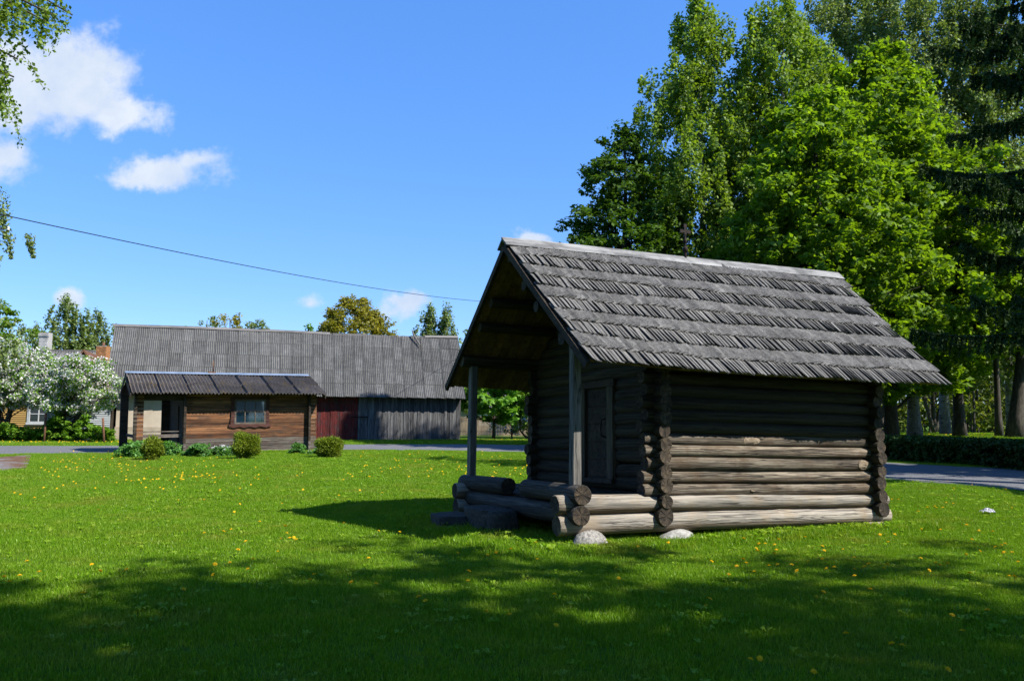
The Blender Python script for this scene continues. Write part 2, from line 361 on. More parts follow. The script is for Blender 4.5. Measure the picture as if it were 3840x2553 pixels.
def glass():
    n = NT('window_glass'); g = n.N.new('ShaderNodeBsdfGlossy'); g.inputs['Roughness'].default_value = .03; g.inputs['Color'].default_value = (.9, .95, 1, 1)
    t = n.N.new('ShaderNodeBsdfTransparent'); t.inputs['Color'].default_value = (.82, .88, .9, 1); f = n.N.new('ShaderNodeFresnel'); f.inputs['IOR'].default_value = 1.5
    m = n.N.new('ShaderNodeMixShader'); n.K.new(n.math('MULTIPLY', f.outputs[0], 1.3), m.inputs[0]); n.K.new(t.outputs[0], m.inputs[1]); n.K.new(g.outputs[0], m.inputs[2])
    n.K.new(m.outputs[0], n.out.inputs[0]); return n.mat
MT['glass'] = glass()
MT['dark_glass'] = simple('dark_pane', [(.3, (.02, .025, .03)), (.7, (.035, .04, .045))], 3, 2, .1, 0, spec=.6)

def leaf_mat(name, cols, trans, tf=.4, lo=.65, hi=1.3, gloss=.03, hue=None):
    n = NT(name); r = n.island()
    col = n.ramp(r, [(i / max(1, len(cols) - 1), c) for i, c in enumerate(cols)])
    big = n.noise(n.world((.45, .45, .45)), 1.0, 3, .5)
    col = val(n, col, lo, hi, big)
    d = n.N.new('ShaderNodeBsdfDiffuse'); n.put(d.inputs['Color'], col)
    t = n.N.new('ShaderNodeBsdfTranslucent'); n.put(t.inputs['Color'], n.mix(1.0, col, trans, 'MULTIPLY'))
    m = n.N.new('ShaderNodeMixShader'); m.inputs[0].default_value = tf; n.K.new(d.outputs[0], m.inputs[1]); n.K.new(t.outputs[0], m.inputs[2])
    g = n.N.new('ShaderNodeBsdfGlossy'); g.inputs['Roughness'].default_value = .62; g.inputs['Color'].default_value = (.7, .8, .6, 1)
    m2 = n.N.new('ShaderNodeMixShader'); m2.inputs[0].default_value = gloss; n.K.new(m.outputs[0], m2.inputs[1]); n.K.new(g.outputs[0], m2.inputs[2])
    n.K.new(m2.outputs[0], n.out.inputs[0]); return n.mat
TR = (1.5, 1.5, .6)
MT['lf_birch'] = leaf_mat('birch_leaf', [(.09, .165, .012), (.14, .225, .016), (.19, .275, .022)], TR, .45, gloss=.05)
MT['lf_birch2'] = leaf_mat('grey_birch_leaf', [(.09, .135, .03), (.13, .185, .04), (.175, .23, .06)], TR, .36, gloss=.06)
MT['lf_maple'] = leaf_mat('maple_leaf', [(.075, .150, .009), (.115, .21, .012), (.165, .27, .018)], (1.7, 1.6, .5), .5)
MT['lf_dark'] = leaf_mat('dark_leaf', [(.035, .080, .010), (.055, .115, .012), (.08, .15, .014)], TR, .35)
MT['lf_oak'] = leaf_mat('young_oak_leaf', [(.15, .14, .012), (.20, .185, .016), (.26, .225, .02)], (1.4, 1.4, .6), .4)
MT['lf_chestnut'] = leaf_mat('chestnut_leaf', [(.09, .22, .02), (.14, .31, .04), (.21, .40, .07)], TR, .45)
MT['lf_wood'] = leaf_mat('woodland_leaf', [(.07, .105, .012), (.11, .15, .018), (.17, .19, .03)], TR, .42)
MT['lf_shrub'] = leaf_mat('shrub_leaf', [(.08, .18, .012), (.13, .26, .018), (.18, .32, .025)], TR, .4)
MT['lf_hedge'] = leaf_mat('hedge_leaf', [(.018, .042, .008), (.03, .065, .012), (.045, .085, .015)], TR, .3)
MT['lf_thuja'] = leaf_mat('thuja_spray', [(.07, .11, .006), (.13, .175, .010), (.21, .25, .016)], TR, .3)
MT['lf_herb'] = leaf_mat('herb_leaf', [(.05, .14, .025), (.085, .21, .045), (.12, .27, .06)], TR, .4)
MT['lf_spruce'] = leaf_mat('spruce_needle', [(.010, .026, .007), (.018, .042, .010), (.038, .070, .014)], TR, .15, gloss=.03)
MT['blossom'] = leaf_mat('apple_blossom', [(.52, .50, .49), (.68, .65, .64), (.8, .78, .77)], (1, 1, 1), .35, .9, 1.1)
MT['petal_white'] = leaf_mat('white_petal', [(.65, .65, .62), (.8, .8, .78)], (1, 1, 1), .3, .95, 1.05)
MT['petal_yellow'] = leaf_mat('dandelion_petal', [(.70, .40, .004), (.82, .54, .006), (.88, .62, .012)], (1.1, 1.0, .6), .2, .95, 1.05)
MT['stem_green'] = leaf_mat('flower_stem', [(.10, .17, .03), (.15, .22, .05)], TR, .2)
def bark(name, a, b, c_, birch=False):
    n = NT(name); co = n.coord('Object', (1, 1, .35)); f = n.noise(co, 9, 7, .7)
    col = n.ramp(f, [(.3, a), (.5, b), (.7, c_)])
    if birch:
        k = n.noise(n.coord('Object', (1.2, 1.2, 5)), 1.6, 4, .7); col = n.mix(n.ramp(k, [(.55, 0.0), (.62, 1.0)]), col, (.03, .028, .025))
    return n.pri(col, .9, n.bump(f, .9, .03))
MT['bark'] = bark('dark_bark', (.022, .018, .014), (.055, .046, .036), (.10, .085, .07))
MT['bark_birch'] = bark('birch_bark', (.10, .096, .09), (.20, .195, .185), (.32, .31, .295), True)

def ground_mat():
    n = NT('lawn_soil'); p = n.world()
    a = n.noise(p, .35, 5, .6); b = n.noise(p, 9, 6, .7); c = n.noise(p, 60, 4, .7)
    g = n.ramp(c, [(.3, (.03, .07, .002)), (.5, (.068, .145, .004)), (.7, (.11, .21, .008))])
    dry = n.mix(b, (.085, .075, .03), (.05, .07, .014))
    col = n.mix(n.ramp(n.math('ADD', n.math('MULTIPLY', a, .6), n.math('MULTIPLY', b, .4)), [(.45, 0.0), (.68, .55)]), g, dry)
    return n.pri(col, .95, n.bump(c, .9, .03), 0, .1)
MT['ground'] = ground_mat()
def blade_mat():
    n = NT('grass_blade'); r = n.island(); p = n.world()
    col = n.ramp(r, [(0, (.070, .162, .005)), (.45, (.122, .252, .009)), (.8, (.178, .318, .017)), (1, (.26, .34, .055))])
    w = n.noise(p, .55, 4, .6); w2 = n.noise(p, 2.6, 4, .6)
    col = n.mix(n.ramp(n.math('ADD', n.math('MULTIPLY', w, .55), n.math('MULTIPLY', w2, .45)), [(.50, 0.0), (.68, .7)]), col, (.22, .225, .035))
    col = val(n, col, .72, 1.28, w2)
    d = n.N.new('ShaderNodeBsdfDiffuse'); n.put(d.inputs['Color'], col)
    t = n.N.new('ShaderNodeBsdfTranslucent'); n.put(t.inputs['Color'], n.mix(1.0, col, (1.5, 1.4, .5), 'MULTIPLY'))
    m = n.N.new('ShaderNodeMixShader'); m.inputs[0].default_value = .35; n.K.new(d.outputs[0], m.inputs[1]); n.K.new(t.outputs[0], m.inputs[2])
    g = n.N.new('ShaderNodeBsdfGlossy'); g.inputs['Roughness'].default_value = .35; g.inputs['Color'].default_value = (.9, 1, .8, 1)
    m2 = n.N.new('ShaderNodeMixShader'); m2.inputs[0].default_value = .01; n.K.new(m.outputs[0], m2.inputs[1]); n.K.new(g.outputs[0], m2.inputs[2])
    n.K.new(m2.outputs[0], n.out.inputs[0]); return n.mat
MT['blade'] = blade_mat()
def road_mat():
    n = NT('gravel_road'); p = n.world(); a = n.noise(p, 42, 6, .75); b = n.noise(p, .5, 4, .6); v = n.vor(p, 28)
    col = n.ramp(a, [(.3, (.06, .062, .068)), (.5, (.12, .124, .132)), (.7, (.23, .23, .24))])
    col = n.mix(n.ramp(b, [(.4, 0.0), (.7, .35)]), col, (.11, .105, .098))
    return n.pri(col, .9, n.bump(n.math('ADD', a, v), .8, .02), 0, .2)
MT['road'] = road_mat()
def dirt_mat():
    n = NT('bare_earth'); p = n.world(); a = n.noise(p, 8, 7, .7); b = n.noise(p, 1.1, 4, .6)
    col = n.mix(n.ramp(b, [(.42, 0.0), (.6, 1.0)]), n.ramp(a, [(.3, (.07, .035, .018)), (.7, (.16, .095, .055))]), n.ramp(a, [(.3, (.10, .095, .095)), (.7, (.22, .20, .195))]))
    return n.pri(col, .95, n.bump(a, .8, .03), 0, .1)
MT['dirt'] = dirt_mat()

# ------------------------------------------------------------------ terrain, road, path
def build_ground():
    def axis(lo, hi, step, far):
        a = np.arange(lo, hi + .01, step)
        g = step; L_ = [lo]; 
        while L_[-1] > -far: g *= 1.5; L_.append(L_[-1] - g)
        g = step; R_ = [hi]
        while R_[-1] < far: g *= 1.5; R_.append(R_[-1] + g)
        return np.array(sorted(set(L_[1:])) + list(a) + R_[1:])
    xs = axis(-45, 50, .8, 2500); ys = axis(-15, 80, .8, 2500)
    X, Y = np.meshgrid(xs, ys); Z = hgt(X, Y)
    b = MB(); nx = len(xs)
    F = [(j * nx + i, j * nx + i + 1, (j + 1) * nx + i + 1, (j + 1) * nx + i) for j in range(len(ys) - 1) for i in range(nx - 1)]
    b.add(np.stack([X, Y, Z], -1).reshape(-1, 3), F, 0, True)
    tag(b.obj('ground', MT['ground']), 'green lawn and ground around the log cabin', None, None, 'structure')
build_ground()

def drape(name, near, far, off, mat, label, nacross=14, jag=0.0):
    near = np.array(near); far = np.array(far)
    def resample(P, k=120):
        s = np.concatenate([[0], np.cumsum(np.linalg.norm(np.diff(P, axis=0), axis=1))]); t = np.linspace(0, s[-1], k)
        return np.stack([np.interp(t, s, P[:, 0]), np.interp(t, s, P[:, 1])], -1)
    A, B = resample(near), resample(far); k = len(A)
    dn = (A - B) / np.linalg.norm(A - B, axis=1)[:, None]
    A = A + dn * (vnoise(np.arange(k) * .9, 3) - .5)[:, None] * jag; B = B - dn * (vnoise(np.arange(k) * .9, 8) - .5)[:, None] * jag
    V = []
    for t in np.linspace(0, 1, nacross):
        p = A * (1 - t) + B * t; V.append(np.stack([p[:, 0], p[:, 1], hgt(p[:, 0], p[:, 1]) + off], -1))
    b = MB(); F = [(j * k + i, j * k + i + 1, (j + 1) * k + i + 1, (j + 1) * k + i) for j in range(nacross - 1) for i in range(k - 1)]
    b.add(np.concatenate(V), F, 0, True)
    return tag(b.obj(name, mat), label, None, None, 'structure'), A, B
near_e = [(-60, 11), (-34, 23.5), (-18.57, 29.5), (-15.2, 31.4), (-11, 34.6), (-7.5, 36.6), (-3, 36.6), (1.03, 35.4), (5, 29.8), (10.02, 21.72), (11.96, 19.0), (18, 9.5), (26, -6)]
far_e = [(-60, 21), (-38, 32), (-23.75, 37.9), (-19.0, 39.4), (-14, 42), (-9, 44.55), (-3, 47), (3, 46), (8.5, 38.5), (13.4, 29.1), (16.4, 25.6), (23, 14), (32, -4)]
ROAD, NE_, FE_ = drape('road', near_e, far_e, .014, MT['road'], 'grey gravel road curving behind the cabins', jag=.5)
DIRT, DN_, DF_ = drape('path', [gnd(-260, 1775)[:2], gnd(-80, 1768)[:2], gnd(40, 1763)[:2], gnd(100, 1757)[:2]],
                       [gnd(-260, 1722)[:2], gnd(-60, 1717)[:2], gnd(60, 1711)[:2], gnd(118, 1706)[:2]], .018, MT['dirt'], 'patch of bare earth beside the road', jag=.9)

def in_poly(px, py, poly):
    inside = np.zeros(len(px), bool); n = len(poly); j = n - 1
    for i in range(n):
        xi, yi = poly[i]; xj, yj = poly[j]
        c = ((yi > py) != (yj > py)) & (px < (xj - xi) * (py - yi) / (yj - yi + 1e-12) + xi); inside ^= c; j = i
    return inside
ROADP = np.concatenate([NE_, FE_[::-1]]); DIRTP = np.concatenate([DN_, DF_[::-1]])

# ------------------------------------------------------------------ the log cabin
CM = Matrix(((0.9028, -0.4294, 0.0000, .8256), (0.4293, 0.9028, 0.0271, 10.7401), (0, 0, 1, .2714), (0, 0, 0, 1)))
def cabin_matrix():
    yaw, tx, ty = .4439, -.0271, .0166
    return Matrix.Translation((.8256, 10.7401, .2714)) @ Matrix.Rotation(yaw, 4, 'Z') @ Matrix.Rotation(ty, 4, 'Y') @ Matrix.Rotation(tx, 4, 'X')
CM = cabin_matrix()
CMn = np.array(CM)
def cw(*l): return CMn[:3, :3] @ np.array(l, float) + CMn[:3, 3]
cabin = tag(link('log_cabin', None, None, None, CM), 'weathered grey log cabin with a steep wooden shingle roof and open front porch', 'cabin')
CW, CA, CB = 3.5348, 1.3343, 5.4943
LR = np.random.default_rng(3)

def log_mesh(L, r0, r1, seed, n=18, step=.14, knots=True):
    R = np.random.default_rng(seed)
    k = max(4, int(L / step)); xs = np.linspace(0, L, k)
    th = np.arange(n) * 2 * np.pi / n
    ph = R.uniform(0, 6.28, 4)
    rad = np.zeros((k, n))
    for i, x in enumerate(xs):
        r = r0 + (r1 - r0) * x / L
        rad[i] = r * (1 + .022 * np.sin(2 * th + ph[0] + x * .35) + .016 * np.sin(3 * th + ph[1] - x * .5) + .02 * (vnoise(x * 1.9 + ph[2] * 7, seed) - .5) * 2)
        rad[i] += r * .02 * R.normal(size=n) * .5
    if knots:
        for _ in range(int(L * 1.2)):
            kx, ka = R.uniform(.1, L - .1), R.uniform(0, 6.28)
            for i, x in enumerate(xs):
                d2 = ((x - kx) / .13) ** 2 + (np.angle(np.exp(1j * (th - ka))) / .35) ** 2
                rad[i] += r0 * .10 * np.exp(-d2)
    by = .010 * np.sin(xs * .9 + ph[3]); bz = .008 * np.sin(xs * 1.1 + ph[2])
    V = []
    def ring(x, rr, i): return np.stack([np.full(n, x), by[i] + rr * np.cos(th), bz[i] + rr * np.sin(th)], -1)
    V.append(ring(0, rad[0] * .93, 0)); xs2 = xs.copy(); xs2[0] += .012; xs2[-1] -= .012
    for i in range(k): V.append(ring(xs2[i], rad[i], i))
    V.append(ring(L, rad[-1] * .93, k - 1))
    m = MB(); K = k + 2
    F = [(i * n + j, (i + 1) * n + j, (i + 1) * n + (j + 1) % n, i * n + (j + 1) % n) for i in range(K - 1) for j in range(n)]
    m.add(np.concatenate(V), F, 0, True)
    for end, x in ((0, 0.0), (K - 1, L)):
        rr = rad[0] if end == 0 else rad[-1]; i = 0 if end == 0 else k - 1
        c = np.concatenate([ring(x, rr * .93, i), ring(x + (.006 if end == 0 else -.006), rr * .5, i), [[x + (R.uniform(-.004, .01) * (1 if end == 0 else -1)), by[i], bz[i]]]])
        f = [(j, (j + 1) % n, n + (j + 1) % n, n + j) for j in range(n)] + [(n + j, n + (j + 1) % n, 2 * n) for j in range(n)]
        if end: f = [q[::-1] for q in f]
        m.add(c, f, 1, False)
    return m
_lc = [100]
def add_log(name, p0, p1, r0, r1=None, mat='log', parent=None, **kw):
    p0 = np.array(p0, float); p1 = np.array(p1, float); d = p1 - p0; L = np.linalg.norm(d); x = d / L
    z = np.array([0, 0, 1.0]); z = z - x * (z @ x); z /= np.linalg.norm(z); y = np.cross(z, x)
    _lc[0] += 1
    me = log_mesh(L, r0, r1 or r0, _lc[0], **kw).mesh(name, [MT[mat], MT['end']])
    M4 = Matrix(((x[0], y[0], z[0], p0[0]), (x[1], y[1], z[1], p0[1]), (x[2], y[2], z[2], p0[2]), (0, 0, 0, 1)))
    return link(name, me, parent or cabin, None, M4)

ZB = [-.145, .128, .317, .503, .686, .877, 1.049, 1.206, 1.38, 1.555, 1.73, 1.905, 2.08, 2.22, 2.345]
side_logs = {}
for yy, sgn in ((0, 0), (CW, 1)):
    for k in range(len(ZB) - 1):
        zc, r = (ZB[k] + ZB[k + 1]) / 2, (ZB[k + 1] - ZB[k]) / 2 + .005
        if k < 2:
            zf = (0, .258)[k]
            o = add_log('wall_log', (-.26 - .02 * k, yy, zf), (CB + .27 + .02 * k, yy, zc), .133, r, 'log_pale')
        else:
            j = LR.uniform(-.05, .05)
            o = add_log('wall_log', (CA - .24 + j, yy, zc), (CB + .20 + LR.uniform(-.05, .06), yy, zc), r * LR.uniform(.98, 1.06), r * LR.uniform(.96, 1.04), 'log' if k < 7 and sgn == 0 else 'log_brown_shade')
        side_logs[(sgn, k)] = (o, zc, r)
    add_log('wall_plate', (-.2, yy, 2.45), (CB + .75, yy, 2.45), .105, .1, 'log_brown_shade')
ZC = [.087, .286, .49, .674, .88, 1.051, 1.25, 1.425, 1.60, 1.775, 1.95, 2.12, 2.29, 2.46]
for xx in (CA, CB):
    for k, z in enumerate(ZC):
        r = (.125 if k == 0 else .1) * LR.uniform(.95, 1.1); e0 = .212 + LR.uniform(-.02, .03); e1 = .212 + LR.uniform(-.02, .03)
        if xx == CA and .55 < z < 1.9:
            add_log('wall_log', (xx, -e0, z), (xx, .94, z), r, None, 'log_brown_shade'); add_log('wall_log', (xx, 1.86, z), (xx, CW + e1, z), r, None, 'log_brown_shade')
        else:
            add_log('wall_log', (xx, -e0, z), (xx, CW + e1, z), r, None, 'log_brown_shade')
# gables above the walls
RY = 1.646
def roofz(y, x=0):
    zr = 4.147 + (x + .27) * (.184 / 7.07)
    return zr - (zr - 2.07) * (abs(y - RY) / (2.377 if y < RY else 2.62))
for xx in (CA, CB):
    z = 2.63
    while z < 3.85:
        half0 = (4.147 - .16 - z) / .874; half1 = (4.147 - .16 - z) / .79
        add_log('gable_log', (xx, RY - half0, z), (xx, RY + half1, z), .095, None, 'log_brown_shade', knots=False); z += .172
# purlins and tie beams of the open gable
add_log('ridge_pole', (-.2, RY, 3.88), (CB + .9, RY, 4.0), .075, None, 'log_brown_shade')
for y, z in ((.80, 3.0), (1.22, 3.38), (2.85, 2.96), (2.42, 3.31)): add_log('purlin', (-.17, y, z), (CB + .85, y, z + .06), .085, None, 'log_brown_shade')
# porch
add_log('porch_log', (0, -.215, .129), (0, CW + .24, .129), .135, None, 'log_shaded')
add_log('porch_log', (0, -.225, .395), (0, 1.40, .395), .132, None, 'log_shaded')
add_log('porch_log', (0, 2.02, .395), (0, CW + .25, .395), .128, None, 'log_shaded')
for y in (0, CW):
    b = MB(); s = .062; c = .008
    prof = [(-s, -s + c), (-s + c, -s), (s - c, -s), (s, -s + c), (s, s - c), (s - c, s), (-s + c, s), (-s, s - c)]
    zz = np.linspace(.47, 2.37, 9); V = []
    for i, z in enumerate(zz): V += [(px * (1 + .04 * math.sin(i * 1.7 + y)), py * (1 + .03 * math.cos(i * 2.1 + y)), z) for px, py in prof]
    F = [(i * 8 + j, i * 8 + (j + 1) % 8, (i + 1) * 8 + (j + 1) % 8, (i + 1) * 8 + j) for i in range(8) for j in range(8)]
    b.add(V, F); b.obj('post', MT['post'], cabin, (0.02, y, 0))
for i in range(8):
    x0 = .13 + i * .137
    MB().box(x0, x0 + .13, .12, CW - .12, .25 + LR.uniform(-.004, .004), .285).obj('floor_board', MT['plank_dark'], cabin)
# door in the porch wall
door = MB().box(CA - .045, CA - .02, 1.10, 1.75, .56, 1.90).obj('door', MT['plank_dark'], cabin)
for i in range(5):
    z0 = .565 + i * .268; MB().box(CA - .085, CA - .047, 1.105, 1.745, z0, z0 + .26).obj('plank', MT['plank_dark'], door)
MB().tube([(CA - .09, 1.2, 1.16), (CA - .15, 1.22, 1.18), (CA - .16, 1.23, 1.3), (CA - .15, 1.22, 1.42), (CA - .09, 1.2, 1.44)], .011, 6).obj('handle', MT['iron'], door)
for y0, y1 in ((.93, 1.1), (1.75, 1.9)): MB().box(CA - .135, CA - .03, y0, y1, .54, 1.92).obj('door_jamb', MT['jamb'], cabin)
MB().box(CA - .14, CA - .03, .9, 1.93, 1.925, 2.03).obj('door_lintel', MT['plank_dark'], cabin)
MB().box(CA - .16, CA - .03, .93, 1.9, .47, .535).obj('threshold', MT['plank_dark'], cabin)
# pale hewn scars on the lit wall
for (x, kk, a, b_) in ((2.98, 6, .16, .062), (3.0, 5, .14, .05), (3.02, 4, .19, .085), (3.0, 2, .055, .016), (CB - .28, 4, .13, .075)):
    o, zc, r = side_logs[(0, kk)]
    m = MB(); V = [(0, 0, 0)]; n = 18
    for j in range(n):
        t = j * 2 * math.pi / n; w = 1 + .16 * (vnoise(j * .9, kk) - .5); V.append((a * w * math.cos(t), 0, b_ * w * math.sin(t)))
    V2 = []
    for (px, _, pz) in V:
        ang = pz / r; V2.append((px, -(r * 1.045) * math.cos(ang), (r * 1.045) * math.sin(ang)))
    m.add(V2, [(0, 1 + j, 1 + (j + 1) % n) for j in range(n)], 0, True)
    m.obj('hewn_patch', MT['patch'], o, (x - (CA - .24), 0, 0))

# roof -------------------------------------------------------------
A_ = np.array([-.25, RY, 4.11]); B_ = np.array([6.70, RY, 4.29]); C_ = np.array([-.178, -.731, 2.06]); D_ = np.array([6.475, -.731, 2.03])
C2_ = np.array([-.178, 4.266, 2.06]); D2_ = np.array([6.475, 4.266, 2.03])
def rp(s, t, right=True):
    """s 0..1 along the ridge from the porch end, t 0..1 from eave to ridge"""
    e0, e1 = (C_, D_) if right else (C2_, D2_)
    p = (e0 * (1 - s) + e1 * s) * (1 - t) + (A_ * (1 - s) + B_ * s) * t
    p = p.copy(); p[2] -= .045 * math.sin(math.pi * min(1, s * 1.15)) * (1 - t) + .02 * math.sin(7 * s + 2 * t) * (1 - t) * t * 2
    return p
def slab(right, s0, s1, t0, t1, off0, off1, ns=10, ntt=6):
    m = MB(); V = []
    n = np.cross(D_ - C_, A_ - C_) if right else np.cross(A_ - C2_, D2_ - C2_); n /= np.linalg.norm(n)
    if n[2] < 0: n = -n
    for off in (off0, off1):
        for i in range(ns + 1):
            for j in range(ntt + 1): V.append(rp(s0 + (s1 - s0) * i / ns, t0 + (t1 - t0) * j / ntt, right) + n * off)
    q = (ns + 1) * (ntt + 1); ix = lambda l, i, j: l * q + i * (ntt + 1) + j; F = []
    for i in range(ns):
        for j in range(ntt):
            F.append((ix(0, i, j), ix(0, i, j + 1), ix(0, i + 1, j + 1), ix(0, i + 1, j))); F.append((ix(1, i, j), ix(1, i + 1, j), ix(1, i + 1, j + 1), ix(1, i, j + 1)))
    for i in range(ns):
        F.append((ix(0, i, 0), ix(0, i + 1, 0), ix(1, i + 1, 0), ix(1, i, 0))); F.append((ix(0, i + 1, ntt), ix(0, i, ntt), ix(1, i, ntt), ix(1, i + 1, ntt)))
    for j in range(ntt):
        F.append((ix(0, 0, j + 1), ix(0, 0, j), ix(1, 0, j), ix(1, 0, j + 1))); F.append((ix(0, ns, j), ix(0, ns, j + 1), ix(1, ns, j + 1), ix(1, ns, j)))
    m.add(V, F); return m
rm = slab(True, .245, .995, .035, .99, -.06, -.035); r2 = slab(False, .245, .995, .01, .99, -.06, -.035)
rm.add(np.concatenate(r2.v), r2.f)
roof = rm.obj('roof', MT['soffit'], cabin)
for right in (True, False):
    nb = 10
    for i in range(nb):
        s0 = .002 + i * .2425 / nb
        slab(right, s0, s0 + .2425 / nb - .0012, .03, .985, -.06 + LR.uniform(-.003, .003), -.035, 1, 4).obj('roof_board', MT['soffit'], roof)
# rake boards along the front edge
for right in (True, False): slab(right, -.008, .0, .0, .985, -.10, -.005, 1, 6).obj('rake_board', MT['plank_dark'], roof)

def shingle_mesh(seed, up):
    """local x along the eave, y up the slope, z out of the roof; 'up' says which long edge stands proud"""
    R = np.random.default_rng(seed); w, L = .088 * R.uniform(.9, 1.1), .42
    e = .033 * R.uniform(.5, 1.6); z0, z1 = (e, 0) if up < 0 else (0, e)
    d = R.uniform(-.012, .012); c = R.uniform(-.008, .008)
    top = [(-w / 2, -.5 * L + d, z0 + .012), (w / 2, -.5 * L - d, z1 + .012), (w / 2 + c, 0, z1 * .8 + .012), (w / 2, .5 * L, z1 * .25 + .01), (-w / 2, .5 * L, z0 * .25 + .01), (-w / 2 + c, 0, z0 * .8 + .012)]
    bot = [(x, y, z - .013) for x, y, z in top]
    m = MB(); F = [(0, 1, 2, 5), (5, 2, 3, 4), (11, 8, 7, 6), (10, 9, 8, 11)]
    for i in range(6): j = (i + 1) % 6; F.append((i, i + 6, j + 6, j))
    m.add(top + bot, F); return m
NV = 7
SH = {u: [shingle_mesh(40 + k + (0 if u < 0 else 50), u) for k in range(NV)] for u in (-1, 1)}
SHM = {u: [m.mesh('shingle', MT['shingle']) for m in SH[u]] for u in (-1, 1)}
NC = 10; BT = np.linspace(0, .965, NC + 1); individual = 0
rest = MB()
for right in (True, False):
    nrm = np.cross(D_ - C_, A_ - C_) if right else np.cross(A_ - C2_, D2_ - C2_); nrm /= np.linalg.norm(nrm)
    if nrm[2] < 0: nrm = -nrm
    for c in range(NC):
        u = -1 if c % 2 == 0 else 1
        Lx = np.linalg.norm(rp(1, BT[c], right) - rp(0, BT[c], right)); n = int(Lx / .0665)
        ex = rp(1, BT[c], right) - rp(0, BT[c], right); ex /= np.linalg.norm(ex)
        for i in range(n):
            s = (i + .5) / n
            wob = .010 * (vnoise(i * .13, c) - .5) * 2
            p = rp(s, BT[c] + wob, right); p2 = rp(s, min(1, BT[c] + .1), right); ey = p2 - p; ey /= np.linalg.norm(ey)
            ey = ey + ex * LR.normal(0, .022); ey /= np.linalg.norm(ey); ez = np.cross(ex, ey)
            if ez @ nrm < 0: ez = -ez
            exx = np.cross(ey, ez); 
            if not right: exx = -exx
            # course lies on the one below: lower end raised
            lift = .017 + LR.uniform(0, .006) + (.012 if LR.random() < .03 else 0); tilt = -.048 + LR.normal(0, .016)
            ey2 = ey * math.cos(tilt) + ez * math.sin(tilt); ez2 = ez * math.cos(tilt) - ey * math.sin(tilt)
            o = p + ey * (.21 + LR.normal(0, .005) - (.008 if c == 0 else 0)) + ez * lift
            k = int(LR.integers(NV)); exn = ex
            if right and c in (0, 2, 4) and individual < 300:
                M4 = Matrix(((exn[0], ey2[0], ez2[0], o[0]), (exn[1], ey2[1], ez2[1], o[1]), (exn[2], ey2[2], ez2[2], o[2]), (0, 0, 0, 1)))
                link('shingle', SHM[u][k], roof, None, M4); individual += 1
            else:
                V = SH[u][k].v[0]; V = V[:, :1] * exn + V[:, 1:2] * ey2 + V[:, 2:] * ez2 + o
                rest.add(V, SH[u][k].f)
tag(rest.obj('shingles', MT['shingle'], roof), None, None, None, 'stuff')
# ridge boards
for right in (True, False):
    m = MB(); sg = -1 if right else 1; V = []
    for s in np.linspace(-.012, 1.012, 14):
        a = A_ * (1 - s) + B_ * s; a = a + np.array([0, 0, .085 + .006 * math.sin(s * 9)])
        e = rp(s, .925, right) - rp(s, .99, right); e /= np.linalg.norm(e); n = np.cross([1, 0, 0], e); n = n if n[2] > 0 else -n
        up = a + (np.array([0, -sg * .012, .006]) if right else np.array([0, .0, -.012])); low = up + e * (.235 + .01 * math.sin(s * 11))
        V += [up, up - n * .028, low - n * .028, low]
    F = [(i * 4 + j, i * 4 + (j + 1) % 4, (i + 1) * 4 + (j + 1) % 4, (i + 1) * 4 + j) for i in range(13) for j in range(4)] + [(0, 1, 2, 3), (55, 54, 53, 52)]
    m.add(V, F); m.obj('ridge_board', MT['cap'], roof)
# eave purlin stubs under the eave
for x in (2.3, 4.1): add_log('rafter_tail', (x, -.66, 2.06), (x, .0, 2.62), .035, None, 'log', knots=False)

# iron cross standing on the ridge
cr = thing('ridge_cross', 'small dark iron cross on a ball standing on the cabin ridge', 'cross')
cr.matrix_world = CM @ Matrix.Translation((3.15, RY, 4.27)); cr.scale = (1, 1, 1)
MB().lathe([(.004, -.08), (.024, -.08), (.022, .05), (.02, .1)], 10).obj('stem', MT['iron'], cr)
MB().lathe([(.003, .075), (.03, .085), (.046, .115), (.05, .14), (.042, .168), (.025, .188), (.004, .195)], 14).obj('ball', MT['iron'], cr)
MB().lathe([(.018, .18), (.017, .235), (.02, .25), (.033, .275), (.03, .30), (.018, .32), (.016, .39), (.02, .40)], 10).obj('shaft', MT['iron'], cr)
b = MB(); b.box(-.022, .022, -.014, .014, .385, .555); b.box(-.08, .08, -.0142, .0142, .43, .475)
for x, z in ((-.08, .4525), (.08, .4525), (0, .555)): b.box(x - .03, x + .03, -.0148, .0148, z - .03, z + .03)
b.obj('cross_plate', MT['iron'], cr)

# stones --------------------------------------------------------------
def boulder(name, label, cat, loc, size, mat, seed, flat=0, rotz=0, group=None, p=2.0):
    R = np.random.default_rng(seed); m = MB(); nu, nv = 22, 13; V = []
    ph = R.uniform(0, 6.28, (6,)); 
    for j in range(nv):
        b_ = -math.pi / 2 + math.pi * j / (nv - 1)
        for i in range(nu):
            a = 2 * math.pi * i / nu
            d = np.array([math.cos(b_) * math.cos(a), math.cos(b_) * math.sin(a), math.sin(b_)])
            k = 1 + .09 * math.sin(3 * d[0] + ph[0] + 2 * d[1]) + .07 * math.sin(5 * d[1] + ph[1]) + .06 * math.sin(4 * d[2] + ph[2] + 3 * d[0]) + R.normal(0, .02)
            q = np.sign(d) * np.abs(d) ** (2.0 / p) * k
            if flat: q[2] = min(q[2], flat)
            V.append(q * np.array(size))
    F = [(j * nu + i, j * nu + (i + 1) % nu, (j + 1) * nu + (i + 1) % nu, (j + 1) * nu + i) for j in range(nv - 1) for i in range(nu)]
    m.add(V, F, 0, True); o = m.obj(name, mat, None, loc); o.rotation_euler = (0, 0, rotz); return tag(o, label, cat, group)
